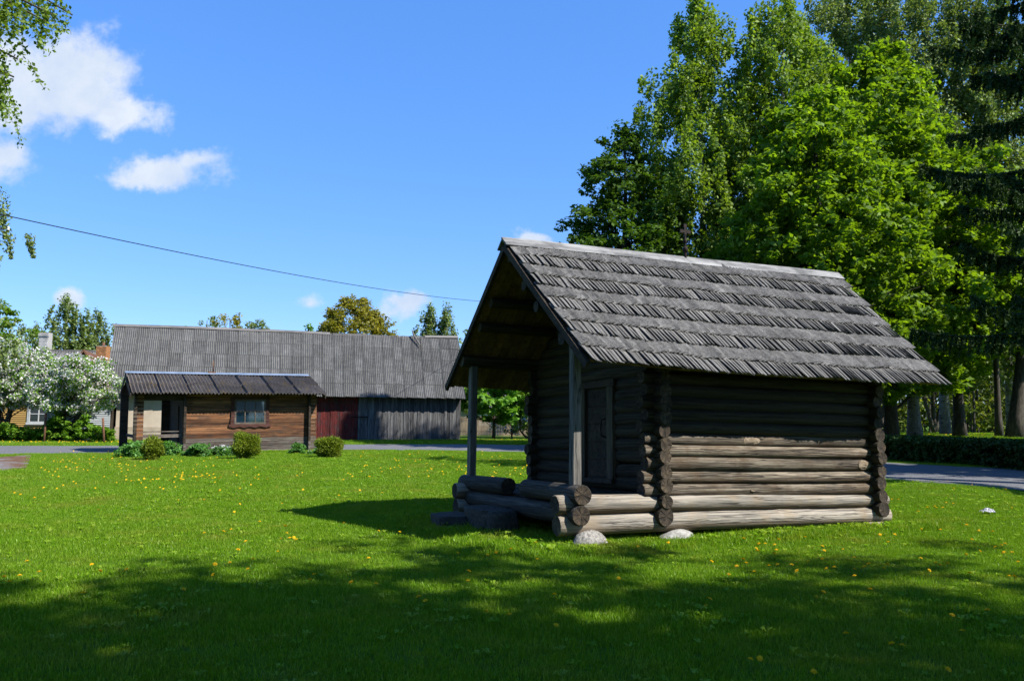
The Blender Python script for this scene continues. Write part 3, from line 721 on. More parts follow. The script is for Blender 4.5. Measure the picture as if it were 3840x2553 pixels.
p = cw(.05, -.08, 0); boulder('foundation_stone', 'speckled grey boulder under the porch corner of the log cabin', 'stone', (p[0] + .1, p[1] - .02, .0), (.25, .20, .22), MT['stone'], 4, rotz=.4)
p = cw(CA + .22, -.10, 0); boulder('foundation_stone', 'smooth whitish stone under the middle corner of the log cabin', 'stone', (p[0], p[1], .02), (.26, .19, .12), MT['stone_white'], 9, rotz=.5)
p = cw(CB - .12, -.06, 0); boulder('foundation_stone', 'flat pinkish stone under the far corner of the log cabin', 'stone', (p[0], p[1], .035), (.30, .22, .055), MT['stone_pink'], 12, rotz=.4)
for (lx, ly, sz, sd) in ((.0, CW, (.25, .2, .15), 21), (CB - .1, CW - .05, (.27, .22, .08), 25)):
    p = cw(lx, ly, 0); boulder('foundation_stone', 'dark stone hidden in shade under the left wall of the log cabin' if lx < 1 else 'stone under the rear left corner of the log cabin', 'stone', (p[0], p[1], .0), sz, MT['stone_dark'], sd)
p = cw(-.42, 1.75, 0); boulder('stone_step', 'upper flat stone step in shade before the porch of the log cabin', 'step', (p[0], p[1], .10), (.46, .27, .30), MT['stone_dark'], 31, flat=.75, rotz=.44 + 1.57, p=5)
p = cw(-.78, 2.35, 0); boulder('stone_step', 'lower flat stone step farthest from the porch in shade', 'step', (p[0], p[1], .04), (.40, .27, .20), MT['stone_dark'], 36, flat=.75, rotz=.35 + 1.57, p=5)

# ------------------------------------------------------------------ barn
BY = math.radians(18.27)
barn = thing('barn', 'long grey barn with corrugated roof and red painted plank doors behind the road', 'barn', (-23.61, 48.51, .24), BY)
BL, BD = 21.22, 9.0
BZ = 3.18
# walls (plaster on the left, boards in the middle and right)
MB().box(0, 11.6, .0, .35, .85, BZ).obj('plaster_wall', MT['plaster'], barn)
MB().box(-.04, 11.6, -.05, .38, -.3, .85).obj('plinth', MT['plinth'], barn)
b = MB(); b.box(0, .35, .36, BD, -.2, BZ); b.box(BL - .2, BL, .3, BD, -.2, BZ); b.box(0, BL, BD - .3, BD, -.2, BZ); b.obj('wall', MT['barn_board'], barn)
b = MB()
for x in (.05, BL - .12):
    b.add([(x, .0, BZ - .02), (x, BD, BZ - .02), (x, BD / 2, 7.3), (x + .08, .0, BZ - .02), (x + .08, BD, BZ - .02), (x + .08, BD / 2, 7.3)], [(0, 1, 2), (5, 4, 3), (0, 2, 5, 3), (2, 1, 4, 5)])
b.obj('gable', MT['barn_board'], barn)
# inner door/wall of the plastered part
MB().box(3.05, 4.3, -.03, .0, -.1, 2.3).obj('side_door', MT['plank_dark'], barn)
x = 11.62
BR = np.random.default_rng(8)
doorp = None
dmb = MB().box(11.62, 14.3, .06, .1, .15, 3.0).obj('barn_door', MT['red'], barn)
while x < 14.28:
    w = BR.uniform(.13, .19); w = min(w, 14.3 - x)
    t = -.03 + (.035 if x < 12.45 else 0) + BR.uniform(-.006, .006)
    MB().box(0, w - .012, t, t + .05, .12 + BR.uniform(-.03, .03), 2.86 + BR.uniform(-.01, .01)).obj('plank', MT['red'], dmb, (x, 0, 0)); x += w
for z in (.9, 2.2): MB().box(12.5, 14.2, .1, .14, z, z + .12).obj('cross_batten', MT['red'], dmb)
MB().box(13.85, 14.95, -.10, -.06, 1.55, 1.61).obj('latch_bar', MT['iron'], barn)
x = 14.32
while x < BL - .02:
    w = BR.uniform(.15, .25); w = min(w, BL - x); t = -.02 + (-.03 if BR.random() < .4 else 0) + BR.uniform(-.008, .008)
    tilt = BR.normal(0, .004)
    o = MB().box(-w / 2, w / 2 - .012, t, t + .03, .06 + BR.uniform(-.06, .05), 2.95).obj('board', MT['barn_board'], barn, (x + w / 2, 0, 0)); o.rotation_euler = (0, tilt, BR.normal(0, .02)); x += w
MB().box(14.3, BL, .04, .07, .1, 3.1).obj('wall_backing', MT['plank_dark'], barn)
MB().box(-.1, BL + .1, .0, .12, 2.95, 3.2).obj('eave_beam', MT['barn_board'], barn)

def corr_mesh(w, L, waves, amp, seg=4, drop=.02):
    n = waves * seg; m = MB(); V = []
    xs = np.linspace(-w / 2, w / 2, n + 1)
    for y in (0, L):
        V += [(x, y, amp * math.cos(2 * math.pi * i / seg)) for i, x in enumerate(xs)]
    V += [(x, 0, amp * math.cos(2 * math.pi * i / seg) - .03) for i, x in enumerate(xs)]
    F = [(i, i + 1, n + 2 + i, n + 1 + i) for i in range(n)] + [(2 * n + 2 + i, 2 * n + 3 + i, i + 1, i) for i in range(n)]
    e = len(V); V += [(-w / 2, 0, amp - drop), (-w / 2, L, amp - drop), (w / 2, 0, amp - drop), (w / 2, L, amp - drop)]
    F += [(0, n + 1, e + 1, e), (n, e + 2, e + 3, 2 * n + 1)]
    m.add(V, F, 0, False); return m
def slope_frame(p, ex, ey):
    ez = np.cross(ex, ey); return Matrix(((ex[0], ey[0], ez[0], p[0]), (ex[1], ey[1], ez[1], p[1]), (ex[2], ey[2], ez[2], p[2]), (0, 0, 0, 1)))
# barn roof
be0, be1 = np.array([-.52, -.6, 2.86]), np.array([21.4, -.6, 2.86 + .06]); br0, br1 = np.array([-1.0, 4.5, 7.40]), np.array([22.05, 4.5, 7.50])
broof = MB()
broof.add([be0 + [0, .05, -.06], be1 + [0, .05, -.06], br1 + [0, 0, -.08], br0 + [0, 0, -.08], [22.0, 9.6, 2.8], [-1.0, 9.6, 2.8]], [(0, 1, 2, 3), (3, 2, 4, 5)])
broof = broof.obj('roof', MT['barn_board'], barn)
ncol, nrow = 33, 5
SL = np.linalg.norm(br0 - be0)
csm = [corr_mesh(.735, SL / nrow + .12, 6, .03, drop=.06).mesh('roof_sheet', MT['eternit']) for _ in range(1)]
for r in range(nrow):
    t0, t1 = r / nrow, (r + 1) / nrow
    a0 = be0 * (1 - t0) + br0 * t0; a1 = be1 * (1 - t0) + br1 * t0; c0 = be0 * (1 - t1) + br0 * t1; c1 = be1 * (1 - t1) + br1 * t1
    for i in range(ncol):
        s = (i + .5) / ncol
        p = a0 * (1 - s) + a1 * s; q = c0 * (1 - s) + c1 * s
        sag = -.05 * math.sin(s * 9 + 1) * t0 - .06 * math.sin(math.pi * s) * t0
        p = p + np.array([0, 0, sag + .0]); ey = q - p + np.array([0, 0, -.05 * math.sin(s * 9 + 1) / nrow]); ey /= np.linalg.norm(ey)
        ex = a1 - a0; ex /= np.linalg.norm(ex); ez = np.cross(ex, ey); ez /= np.linalg.norm(ez); ex = np.cross(ey, ez)
        rot = BR.normal(0, .006); ex2 = ex * math.cos(rot) + ez * .0 + ey * math.sin(rot) * .3
        p = p - ey * .08 + ez * (.02 + .022 * ((i % 2)) * .6 + BR.uniform(0, .012)) + ex * (.022 * r - .05)
        ey2 = ey - ez * .018; ey2 /= np.linalg.norm(ey2); ez2 = np.cross(ex, ey2)
        # the left edge of each sheet lies over its neighbour
        ex3 = ex * math.cos(.03) - ez2 * math.sin(.03); ez3 = np.cross(ex3, ey2)
        link('roof_sheet', csm[0], broof, None, Matrix(((ex3[0], ey2[0], ez3[0], p[0]), (ex3[1], ey2[1], ez3[1], p[1]), (ex3[2], ey2[2], ez3[2], p[2]), (0, 0, 0, 1))))
def ridge_plank(x0, x1, dz=0, tilt=0):
    s0, s1 = (x0 + 1) / 23.05, (x1 + 1) / 23.05
    p0 = br0 * (1 - s0) + br1 * s0; p1 = br0 * (1 - s1) + br1 * s1
    f = lambda s: -.05 * math.sin(s * 9 + 1) - .06 * math.sin(math.pi * s)
    m = MB(); V = []
    for p, s in ((p0, s0), (p1, s1)):
        z = f(s) + .06 + dz + (tilt if p is p1 else 0)
        V += [p + [0, -.16, z - .12], p + [0, -.13, z - .15], p + [0, .0, z + .02], p + [0, .02, z + .05]]
    m.add(V, [(0, 1, 5, 4), (1, 2, 6, 5), (2, 3, 7, 6), (3, 0, 4, 7), (0, 3, 2, 1), (4, 5, 6, 7)])
    return m.obj('ridge_board', MT['ridge_grey'], broof)
for a, c, dz, tl in ((-1.1, 4.2, .02, .05), (4.0, 8.6, .06, -.06), (8.4, 12.8, .02, 0), (13.0, 15.4, -.02, .04), (15.5, 17.4, 0, -.05), (17.6, 19.4, -.04, .0), (19.6, 22.1, .03, 0)): ridge_plank(a, c, dz, tl)
# broken pole lying on the barn roof
p0, p1 = np.array([19.05, 3.35, 6.66]), np.array([18.6, 4.45, 7.95])
pl = MB(); 
pts = [p0 * (1 - t) + p1 * t + np.array([.03 * math.sin(t * 8), 0, .02 * math.cos(t * 7)]) for t in np.linspace(0, 1, 8)]
pl.tube(pts, [.03, .05, .07, .06, .08, .07, .05, .02], 6)
po = pl.obj('broken_pole', MT['ridge_grey']); po.matrix_world = barn.matrix_basis if False else Matrix.Translation((-23.61, 48.51, .24)) @ Matrix.Rotation(BY, 4, 'Z')
tag(po, 'broken weathered pole leaning on the ridge of the barn roof', 'pole')

# ------------------------------------------------------------------ brown plank cottage
HY = math.radians(30)
HM = Matrix.Translation((-8.53, 34.7, .22)) @ Matrix.Rotation(HY, 4, 'Z') @ Matrix.Rotation(math.radians(-1.1), 4, 'Y')
cot = tag(link('plank_cottage', None, None, None, HM), 'small brown plank cottage with a corrugated roof and open porch by the road', 'cottage')
HR = np.random.default_rng(14)
HX0, HXW = -6.85, -5.02
PH, NP = 2.44 / 16, 16
for k in range(NP):
    z0 = .08 + k * PH; mat = MT['brown_grey'] if k < 4 or (k == 4 and False) else MT['brown']
    MB().box(0, HXW * -1 + .23, -.02, .05, 0, PH - .010).obj('plank', mat, cot, (HXW, HR.uniform(-.004, .004), z0))
MB().box(HXW, .0, .052, .09, .05, 2.55).obj('wall_core', MT['plank_dark'], cot)
MB().box(HXW - .05, .2, -.05, .1, -.3, .03).obj('sill_beam', MT['brown_grey'], cot)
# crossing wall ends
def cross_wall(x, y0, y1, w=.09, zt=2.52, nm='corner_board', m='plank_dark'):
    for k in range(NP): MB().box(-w / 2, w / 2, y0, y1, 0, PH - .012).obj(nm, MT[m] if k > 2 else MT['brown_grey'], cot, (x, 0, .06 + k * PH))
cross_wall(-.12, -.24, -.022); cross_wall(HXW - .05, -.24, -.022)
MB().box(-.17, -.07, .092, 4.0, .05, 2.5).obj('end_wall', MT['plank_dark'], cot)
MB().box(HXW - .1, HXW, .092, 4.0, .05, 2.5).obj('end_wall', MT['plank_dark'], cot)
MB().box(HXW - .1, .0, 3.9, 4.0, .05, 2.5).obj('back_wall', MT['plank_dark'], cot)
MB().box(-5.45, HXW - .11, 3.9, 3.98, .05, 2.3).obj('porch_back_wall', MT['plank_dark'], cot)
dd = MB().box(HXW - .15, HXW - .1, 1.0, 1.9, .1, 2.0).obj('door', MT['plank_dark'], cot)
# porch corner of crossed boards, rails, rear post
cross_wall(HX0, -.24, .15, .10)
for k in range(NP): MB().box(.05, .30, -.02, .05, 0, PH - .012).obj('corner_board', MT['brown'] if k > 3 else MT['brown_grey'], cot, (HX0, 0, .06 + k * PH))
MB().box(HX0 - .25, HX0 + .05, 3.45, 3.8, -.2, 2.5).obj('post', MT['plank_dark'], cot)
MB().box(HX0 + .30, HXW - .06, -.03, .06, .97, 1.01).obj('rail', MT['brown_grey'], cot)
for z in (.76, .40, .06): MB().box(HX0 + .30, HXW - .06, -.012, .03, z, z + (.12 if z > .5 else .15)).obj('rail', MT['brown_grey'], cot)
for z in (.76, .40, .06): MB().box(HX0 - .02, HX0 + .02, .15, 3.6, z, z + .12).obj('rail', MT['plank_dark'], cot)
MB().box(HX0, HXW, .06, 3.9, -.05, .02).obj('porch_floor', MT['brown_grey'], cot)
MB().box(HX0 - .12, .3, -.02, .09, 2.46, 2.60).obj('wall_plate', MT['plank_dark'], cot)
MB().box(HX0 + .3, HXW - .06, 0, .04, 2.2, 2.46).obj('porch_valance', MT['plank_dark'], cot)
# roof
he0, he1 = np.array([-7.05, -.62, 2.48]), np.array([.42, -.62, 2.48]); hr0, hr1 = np.array([-7.05, 1.95, 3.33]), np.array([.42, 1.95, 3.33])
hroof = MB(); hroof.add([he0 + [.05, .03, -.05], he1 + [-.05, .03, -.05], hr1 + [-.05, 0, -.06], hr0 + [.05, 0, -.06], [.42, 4.4, 2.5], [-7.05, 4.4, 2.5]], [(0, 1, 2, 3), (3, 2, 4, 5)])
hroof = hroof.obj('roof', MT['plank_dark'], cot)
hs = corr_mesh(1.09, 1.58, 8, .042)
hsm = hs.mesh('roof_sheet', MT['eternit_brown'])
for i in range(7):
    for r in range(2):
        s = (i + .5) / 7; p = he0 * (1 - s) + he1 * s; ey = hr0 - he0; ey /= np.linalg.norm(ey); ex = np.array([1.0, 0, 0]); ez = np.cross(ex, ey)
        k = .0 if r == 0 else (1.22 - .12 * (i % 2) if True else 0)
        p = p + ey * (k - .05) + ez * (.03 + .02 * r + .006 * (i % 2)); ey2 = ey - ez * .012; ex3 = ex - ez * .022; ez3 = np.cross(ex3, ey2)
        link('roof_sheet', hsm, hroof, None, Matrix(((ex3[0], ey2[0], ez3[0], p[0]), (ex3[1], ey2[1], ez3[1], p[1]), (ex3[2], ey2[2], ez3[2], p[2]), (0, 0, 0, 1))))
for k in range(2):
    x0, x1 = (-7.1, -3.0) if k == 0 else (-3.02, .40)
    MB().add([(x0, 1.72, 3.34), (x1, 1.72, 3.34), (x1, 1.95, 3.43 + .004 * k), (x0, 1.95, 3.43 + .004 * k), (x1, 2.2, 3.34), (x0, 2.2, 3.34)], [(0, 1, 2, 3), (3, 2, 4, 5)]).obj('ridge_strip', MT['metal_strip'], hroof)
for x in (-7.1, .40):
    b = MB(); b.add([(x, -.66, 2.27), (x, -.66, 2.47), (x, 1.95, 3.34), (x, 1.95, 3.12), (x, 4.45, 2.5), (x, 4.45, 2.3), (x + .035, -.66, 2.27), (x + .035, -.66, 2.47), (x + .035, 1.95, 3.34), (x + .035, 1.95, 3.12), (x + .035, 4.45, 2.5), (x + .035, 4.45, 2.3)],
          [(0, 1, 2, 3), (3, 2, 4, 5), (9, 8, 7, 6), (11, 10, 8, 9), (0, 6, 7, 1), (1, 7, 8, 2), (2, 8, 10, 4), (4, 10, 11, 5), (3, 9, 6, 0), (5, 11, 9, 3)])
    b.obj('barge_board', MT['plank_dark'], hroof)
b = MB()
for x in (-.12, HXW - .05): b.add([(x, .0, 2.5), (x, 3.9, 2.5), (x, 1.95, 3.22)], [(0, 1, 2)])
b.obj('gable', MT['plank_dark'], cot)
# window
WX0, WX1, WZ0, WZ1 = -3.17, -1.92, 1.24, 2.24
win = MB(); t = .07
win.box(WX0, WX1, -.085, -.027, WZ0, WZ0 + t); win.box(WX0, WX1, -.085, -.027, WZ1 - t, WZ1); win.box(WX0, WX0 + t, -.083, -.027, WZ0 + t, WZ1 - t); win.box(WX1 - t, WX1, -.083, -.027, WZ0 + t, WZ1 - t)
win = win.obj('window', MT['brown_grey'], cot)
for f in (1 / 3, 2 / 3): MB().box(WX0 + (WX1 - WX0) * f - .018, WX0 + (WX1 - WX0) * f + .018, -.08, -.05, WZ0 + t, WZ1 - t).obj('muntin', MT['brown_grey'], win)
MB().box(WX0 + t, WX1 - t, -.078, -.052, 1.74, 1.77).obj('muntin', MT['brown_grey'], win)
MB().box(WX0 + t, WX1 - t, -.062, -.058, WZ0 + t, WZ1 - t).obj('pane', MT['glass'], win)
b = MB(); n = 40; V = []
for i in range(n + 1):
    xx = WX0 + t + (WX1 - WX0 - 2 * t) * i / n; yy = -.046 + .0012 * math.sin(i * 1.3); V += [(xx, yy, WZ0 + t), (xx, yy, WZ0 + t + .27 + .03 * math.sin(i * .9) + .015 * math.sin(i * 2.3))]
b.add(V, [(2 * i, 2 * i + 2, 2 * i + 3, 2 * i + 1) for i in range(n) if i not in (13, 27, 36, 37)]); b.obj('lace_curtain', MT['curtain'], win)
MB().box(WX0 + t, WX1 - t, -.036, -.034, WZ0 + t, WZ1 - t).obj('net_curtain', MT['curtain_grey'], win)
for x0, x1 in ((WX0 - .13, WX0 - .005), (WX1 + .005, WX1 + .13)):
    b = MB(); V = []; sgn = -1 if x0 < WX0 else 1
    for z in np.linspace(WZ0, WZ1 + .05, 14):
        w = .03 * math.exp(-((z - WZ0 - .12) / .12) ** 2); V += [(x0 - (w if sgn < 0 else 0), -.088, z), (x1 + (w if sgn > 0 else 0), -.088, z), (x1 + (w if sgn > 0 else 0), -.022, z), (x0 - (w if sgn < 0 else 0), -.022, z)]
    b.add(V, [(i * 4 + j, i * 4 + (j + 1) % 4, (i + 1) * 4 + (j + 1) % 4, (i + 1) * 4 + j) for i in range(13) for j in range(4)] + [(3, 2, 1, 0), (52, 53, 54, 55)]); b.obj('casing', MT['trim_red'], win)
b = MB(); V = []
for i in range(31):
    xx = WX0 - .22 + (WX1 - WX0 + .44) * i / 30; zl = WZ0 - .125 + .022 * math.cos(i * .84) ; V += [(xx, -.085, zl), (xx, -.085, WZ0 - .005), (xx, -.022, WZ0 - .005), (xx, -.022, zl)]
b.add(V, [(i * 4 + j, (i + 1) * 4 + j, (i + 1) * 4 + (j + 1) % 4, i * 4 + (j + 1) % 4) for i in range(30) for j in range(4)] + [(0, 1, 2, 3), (123, 122, 121, 120)]); b.obj('sill', MT['trim_red'], win)
MB().box(WX0 - .15, WX1 + .15, -.07, -.022, WZ1 + .005, WZ1 + .12).obj('lintel', MT['trim_red'], win)
rod = thing('roof_rod', 'thin rusty rod with a small crossbar on the cottage ridge', 'rod'); rod.matrix_world = HM @ Matrix.Translation((-3.75, 1.95, 3.43))
MB().box(-.16, .16, -.05, .05, -.02, .03).obj('base', MT['rust'], rod)
MB().tube([(.06, 0, 0), (.06, 0, .52)], .014, 6).obj('stem', MT['rust'], rod); MB().box(-.0, .12, -.008, .008, .33, .36).obj('crossbar', MT['rust'], rod)

# ------------------------------------------------------------------ yellow house on the left, behind the apple trees
YM = (-36.5, 54.0, .25); YY = math.radians(3)
yh = thing('yellow_house', 'yellow clapboard house with grey roof and two chimneys behind the apple trees', 'house', YM, YY)
YW = 15.4
MB().box(0, 9.6, .06, 6, 0, 3.4).obj('wall', MT['plank_dark'], yh)
b = MB(); 
for k in range(24): b.add([(0, -.02, .35 + k * .13), (9.6, -.02, .35 + k * .13), (9.6, .03, .35 + k * .13 + .14), (0, .03, .35 + k * .13 + .14), (0, .05, .35 + k * .13), (9.6, .05, .35 + k * .13)], [(0, 1, 2, 3), (4, 5, 1, 0)])
tag(b.obj('siding_boards', MT['yellow'], yh), None, None, None, 'stuff')
MB().box(0, 9.6, .0, .05, -.2, .34).obj('plinth', MT['plinth'], yh)
def house_window(x0, x1, z0, z1):
    f = MB(); t = .09
    f.box(x0, x1, -.08, -.025, z0, z0 + t); f.box(x0, x1, -.08, -.025, z1 - t, z1); f.box(x0, x0 + t, -.078, -.025, z0 + t, z1 - t); f.box(x1 - t, x1, -.078, -.025, z0 + t, z1 - t)
    xm = (x0 + x1) / 2; f.box(xm - .03, xm + .03, -.075, -.03, z0 + t, z1 - t); f.box(x0 + t, x1 - t, -.072, -.032, z0 + (z1 - z0) * .38, z0 + (z1 - z0) * .38 + .05)
    f.box(x0 - .1, x0 - .002, -.06, -.022, z0 - .1, z1 + .1); f.box(x1 + .002, x1 + .1, -.06, -.022, z0 - .1, z1 + .1); f.box(x0 - .15, x1 + .15, -.1, -.022, z0 - .12, z0 - .002)
    w = f.obj('window', MT['white'], yh); MB().box(x0 + t, x1 - t, -.04, -.034, z0 + t, z1 - t).obj('pane', MT['dark_glass'], w)
house_window(.3, 1.55, 1.0, 2.5); house_window(4.3, 5.6, 1.0, 2.5); house_window(-3, -1.8, 1.0, 2.5)
yroof = MB(); yroof.add([(-6, -.5, 3.3), (16, -.5, 3.3), (16, 3.2, 6.05), (-6, 3.2, 6.05), (16, 6.9, 3.3), (-6, 6.9, 3.3)], [(0, 1, 2, 3), (3, 2, 4, 5)]); yroof = yroof.obj('roof', MT['ridge_grey'], yh)
ysm = corr_mesh(1.13, 4.7, 6, .03).mesh('roof_sheet', MT['eternit'])
ey = np.array([0, 3.7, 2.75]); ey /= np.linalg.norm(ey); ex = np.array([1., 0, 0]); ez = np.cross(ex, ey)
for i in range(20):
    p = np.array([-5.4 + i * 1.08, -.55, 3.33 + .012 * (i % 2)]); ex3 = ex - ez * .02; ez3 = np.cross(ex3, ey)
    link('roof_sheet', ysm, yroof, None, Matrix(((ex3[0], ey[0], ez3[0], p[0]), (ex3[1], ey[1], ez3[1], p[1]), (ex3[2], ey[2], ez3[2], p[2]), (0, 0, 0, 1))))
MB().box(-6, 16, 3.05, 3.35, 6.03, 6.16).obj('ridge_board', MT['ridge_grey'], yroof)
def chimney(x, y, z0, z1, w, mat, name='chimney', cap=True):
    c = MB().box(x - w / 2 + .015, x + w / 2 - .015, y - w / 2 + .015, y + w / 2 - .015, z0, z1).obj(name, MT['mortar'], yroof)
    rows = int((z1 - z0) / .105); pm = {}
    for r in range(rows):
        z = z0 + r * .105; e = (.05 if cap and r >= rows - 2 else 0) + (.05 if cap and r < 3 else 0)
        nb = 3; bw = (w + 2 * e) / nb; sh = (bw / 2) if r % 2 else 0
        x0 = x - w / 2 - e; edges = [x0] + [q for q in (x0 + bw * i + sh for i in range(0 if sh else 1, nb + 1)) if x0 + .02 < q < x0 + w + 2 * e - .02] + [x0 + w + 2 * e]
        for a, d in zip(edges[:-1], edges[1:]):
            MB().box(a + .008, d - .008, y - w / 2 - e, y - w / 2 + .1, z + .008, z + .1).obj('brick', mat, c)
    MB().box(x - w / 2, x + w / 2, y - w / 2 + .1, y + w / 2, z0, z1 - .01).obj('brickwork', mat, c)
    return c
cx = (at(175, 1260, 57)[0] - YM[0]); chimney(cx, 3.0, 5.7, 7.35, .62, MT['brick_white'])
cx = (at(373, 1330, 55.5)[0] - YM[0]); chimney(cx, 1.75, 4.3, 6.35, .68, MT['brick_orange'], cap=False)
MB().tube([(cx - .5, 2.9, 5.7), (cx - .5, 2.9, 6.7)], .09, 8).obj('flue_pipe', MT['rust'], yroof)
# gabled extension with dark gable and pale grey boards
ext = thing('gabled_extension', 'pale grey boarded extension with a dark gable between yellow house and barn', 'house', (-23.61 - 3.55 * math.cos(BY) + 1.2 * math.sin(BY), 48.51 - 3.55 * math.sin(BY) - 1.2 * math.cos(BY), .22), BY)
EW = 3.4
MB().box(.06, EW, .06, 1.35, .0, 3.0).obj('wall', MT['plank_dark'], ext)
b = MB()
for k in range(17): b.add([(0, -.02, .75 + k * .125), (EW, -.02, .75 + k * .125), (EW, .03, .75 + k * .125 + .135), (0, .03, .75 + k * .125 + .135), (0, .05, .75 + k * .125), (EW, .05, .75 + k * .125)], [(0, 1, 2, 3), (4, 5, 1, 0)])
tag(b.obj('siding_boards', MT['grey_siding'], ext), None, None, None, 'stuff')
MB().box(0, EW, -.0, .058, -.2, .74).obj('plinth', MT['gable_dark'], ext)
b = MB(); b.add([(0, .0, 2.9), (EW, .0, 2.9), (1.9, .0, 5.0), (0, .05, 2.9), (EW, .05, 2.9), (1.9, .05, 5.0)], [(0, 1, 2), (5, 4, 3), (0, 3, 4, 1)]); b.obj('gable', MT['gable_dark'], ext)
b = MB()
for sx, ex_ in ((1.9, -.5), (1.9, EW + .1)):
    zt = 5.3; ze = 2.75; b.add([(sx, -.55, zt), (ex_, -.55, ze), (ex_, -.55, ze - .14), (sx, -.55, zt - .14), (sx, 4.2, zt), (ex_, 1.5, ze), (ex_, 1.5, ze - .14), (sx, 4.2, zt - .14)], [(0, 1, 2, 3), (7, 6, 5, 4), (0, 4, 5, 1), (3, 2, 6, 7), (1, 5, 6, 2)])
b.obj('roof', MT['rust'], ext)

# ------------------------------------------------------------------ foliage builders
def leaves(centers, radii, n, size, R, flat=.8, upbias=.6, stretch=1.7, outward=None):
    """n leaf-shaped quads round every centre"""
    K_ = len(centers); C = np.repeat(centers, n, 0); rr = np.repeat(radii, n)
    d = R.normal(size=(K_ * n, 3)); d /= np.linalg.norm(d, axis=1)[:, None] + 1e-9
    P = C + d * (rr * R.random(K_ * n) ** .45)[:, None] * np.array([1, 1, flat])
    nrm = R.normal(size=(K_ * n, 3)) + np.array([0, 0, upbias * 2]) + d * .5; nrm /= np.linalg.norm(nrm, axis=1)[:, None]
    a = np.cross(nrm, R.normal(size=(K_ * n, 3))); a /= np.linalg.norm(a, axis=1)[:, None] + 1e-9; b_ = np.cross(nrm, a)
    s = size * R.uniform(.6, 1.25, K_ * n)[:, None]
    a = a * s * .5 * stretch ** .5; b_ = b_ * s * .5 / stretch ** .5
    bend = nrm * s * .12
    return np.stack([P - a - bend, P + b_, P + a - bend, P - b_], 1)
def profile(prof, t): 
    q = np.array(prof); return np.interp(t, q[:, 0], q[:, 1])
def crown(R, H, base, prof, K, lump=.35, inner=.45, ax=1.0):
    """cluster centres inside an uneven crown"""
    tt = R.random(K * 3); w = profile(prof, tt); tt = tt[R.random(K * 3) < (w / w.max()) ** 1.2][:K]; K = len(tt)
    an = R.uniform(0, 2 * np.pi, K); rr = profile(prof, tt)
    lum = 1 + lump * (np.sin(an * 2 + tt * 9 + R.uniform(0, 6)) * .5 + np.sin(an * 3 - tt * 17 + R.uniform(0, 6)) * .35 + np.sin(an * 5 + tt * 31) * .3)
    f = (inner + (1 - inner) * R.random(K) ** .75)
    r = rr * lum * f
    return np.stack([r * np.cos(an) * ax, r * np.sin(an), base + (H - base) * tt], -1)
def tree(name, label, cat, pos, H, base, prof, K, n, size, cl, leaf, bk, tr, seed, group=None, flat=.8, upbias=.6, lump=.35, inner=.22, droop=0.0, limbs=26, lean=(0, 0), blossom=None, forks=1, stretch=1.7, ax=1.0):
    R = np.random.default_rng(seed)
    z0 = float(hgt(pos[0], pos[1])); t = thing(name, label, cat, (pos[0], pos[1], z0), 0, group)
    C = crown(R, H, base, prof, K, lump, inner, ax)
    C[:, 0] += lean[0] * C[:, 2] / H; C[:, 1] += lean[1] * C[:, 2] / H
    cr_ = cl * R.uniform(.6, 1.3, len(C))
    if droop:
        C2 = C.copy(); k = max(2, int(droop)); CC = [C]; CR = [cr_]
        for i in range(1, k + 1): q = C.copy(); q[:, 2] -= cr_ * .95 * i; q[:, :2] *= 1 + .02 * i; CC.append(q); CR.append(cr_ * (1 - .22 * i))
        Cx = np.concatenate(CC); Rx = np.maximum(np.concatenate(CR), .08)
    else: Cx, Rx = C, cr_
    Q = leaves(Cx, Rx, n, size, R, flat, upbias, stretch)
    link('crown', quads_mesh('crown', Q, MT[leaf]), t)
    if blossom:
        Bq = leaves(Cx, Rx * 1.08, max(3, int(n * blossom[0])), blossom[1], R, flat, .8, 1.15)
        link('blossom', quads_mesh('blossom', Bq, MT['blossom']), t)
    m = MB(); top = base + (H - base) * .93
    for f in range(forks):
        zz = np.linspace(-.15, top * (1 - .12 * f), 12); off = (f - (forks - 1) / 2) * .5
        pts = [(lean[0] * z / H + .10 * math.sin(z * .5 + seed) * (z / H) + off * min(1, z / base) * 1.6, lean[1] * z / H + .08 * math.cos(z * .43 + seed) * (z / H), z) for z in zz]
        rad = [tr * (1.45 if i == 0 else 1.12 if i == 1 else 1) * (1 - .9 * z / top) ** .8 + .012 for i, z in enumerate(np.maximum(zz, 0) * .98)]
        m.tube(pts, rad, 9)
    for c in C[R.permutation(len(C))[:limbs]]:
        z1 = max(base * .55, c[2] - np.hypot(c[0], c[1]) * R.uniform(.45, .9)); z1 = min(z1, top * .95); p0 = np.array([lean[0] * z1 / H, lean[1] * z1 / H, z1]); mid = (p0 + c) / 2 + np.array([0, 0, .12 * np.linalg.norm(c - p0)])
        r0 = tr * .26 * (1 - z1 / H) + .012
        m.tube([p0, p0 * .6 + mid * .4, mid, mid * .45 + c * .55, c], [r0, r0 * .8, r0 * .6, r0 * .4, .012], 5, 0, False)
    m.obj('trunk', MT[bk], t)
    return t

BIRCH = [(0, .6), (.12, 1.0), (.35, .95), (.6, .75), (.85, .42), (1, .12)]
WIDE = [(0, .55), (.15, 1.0), (.55, .98), (.8, .78), (.93, .5), (1, .2)]
ROUND = [(0, .7), (.12, 1.0), (.4, .97), (.68, .76), (.88, .46), (1, .14)]
CONE = [(0, .75), (.12, 1.0), (.35, .9), (.65, .6), (.9, .25), (1, .06)]
OVAL = [(0, .5), (.2, .92), (.45, 1.0), (.7, .85), (.9, .5), (1, .15)]
def sc(p, k): return [(a, b_ * k) for a, b_ in p]
def xy(px, Y): q = at(px, 1500, Y); return (q[0], Y)

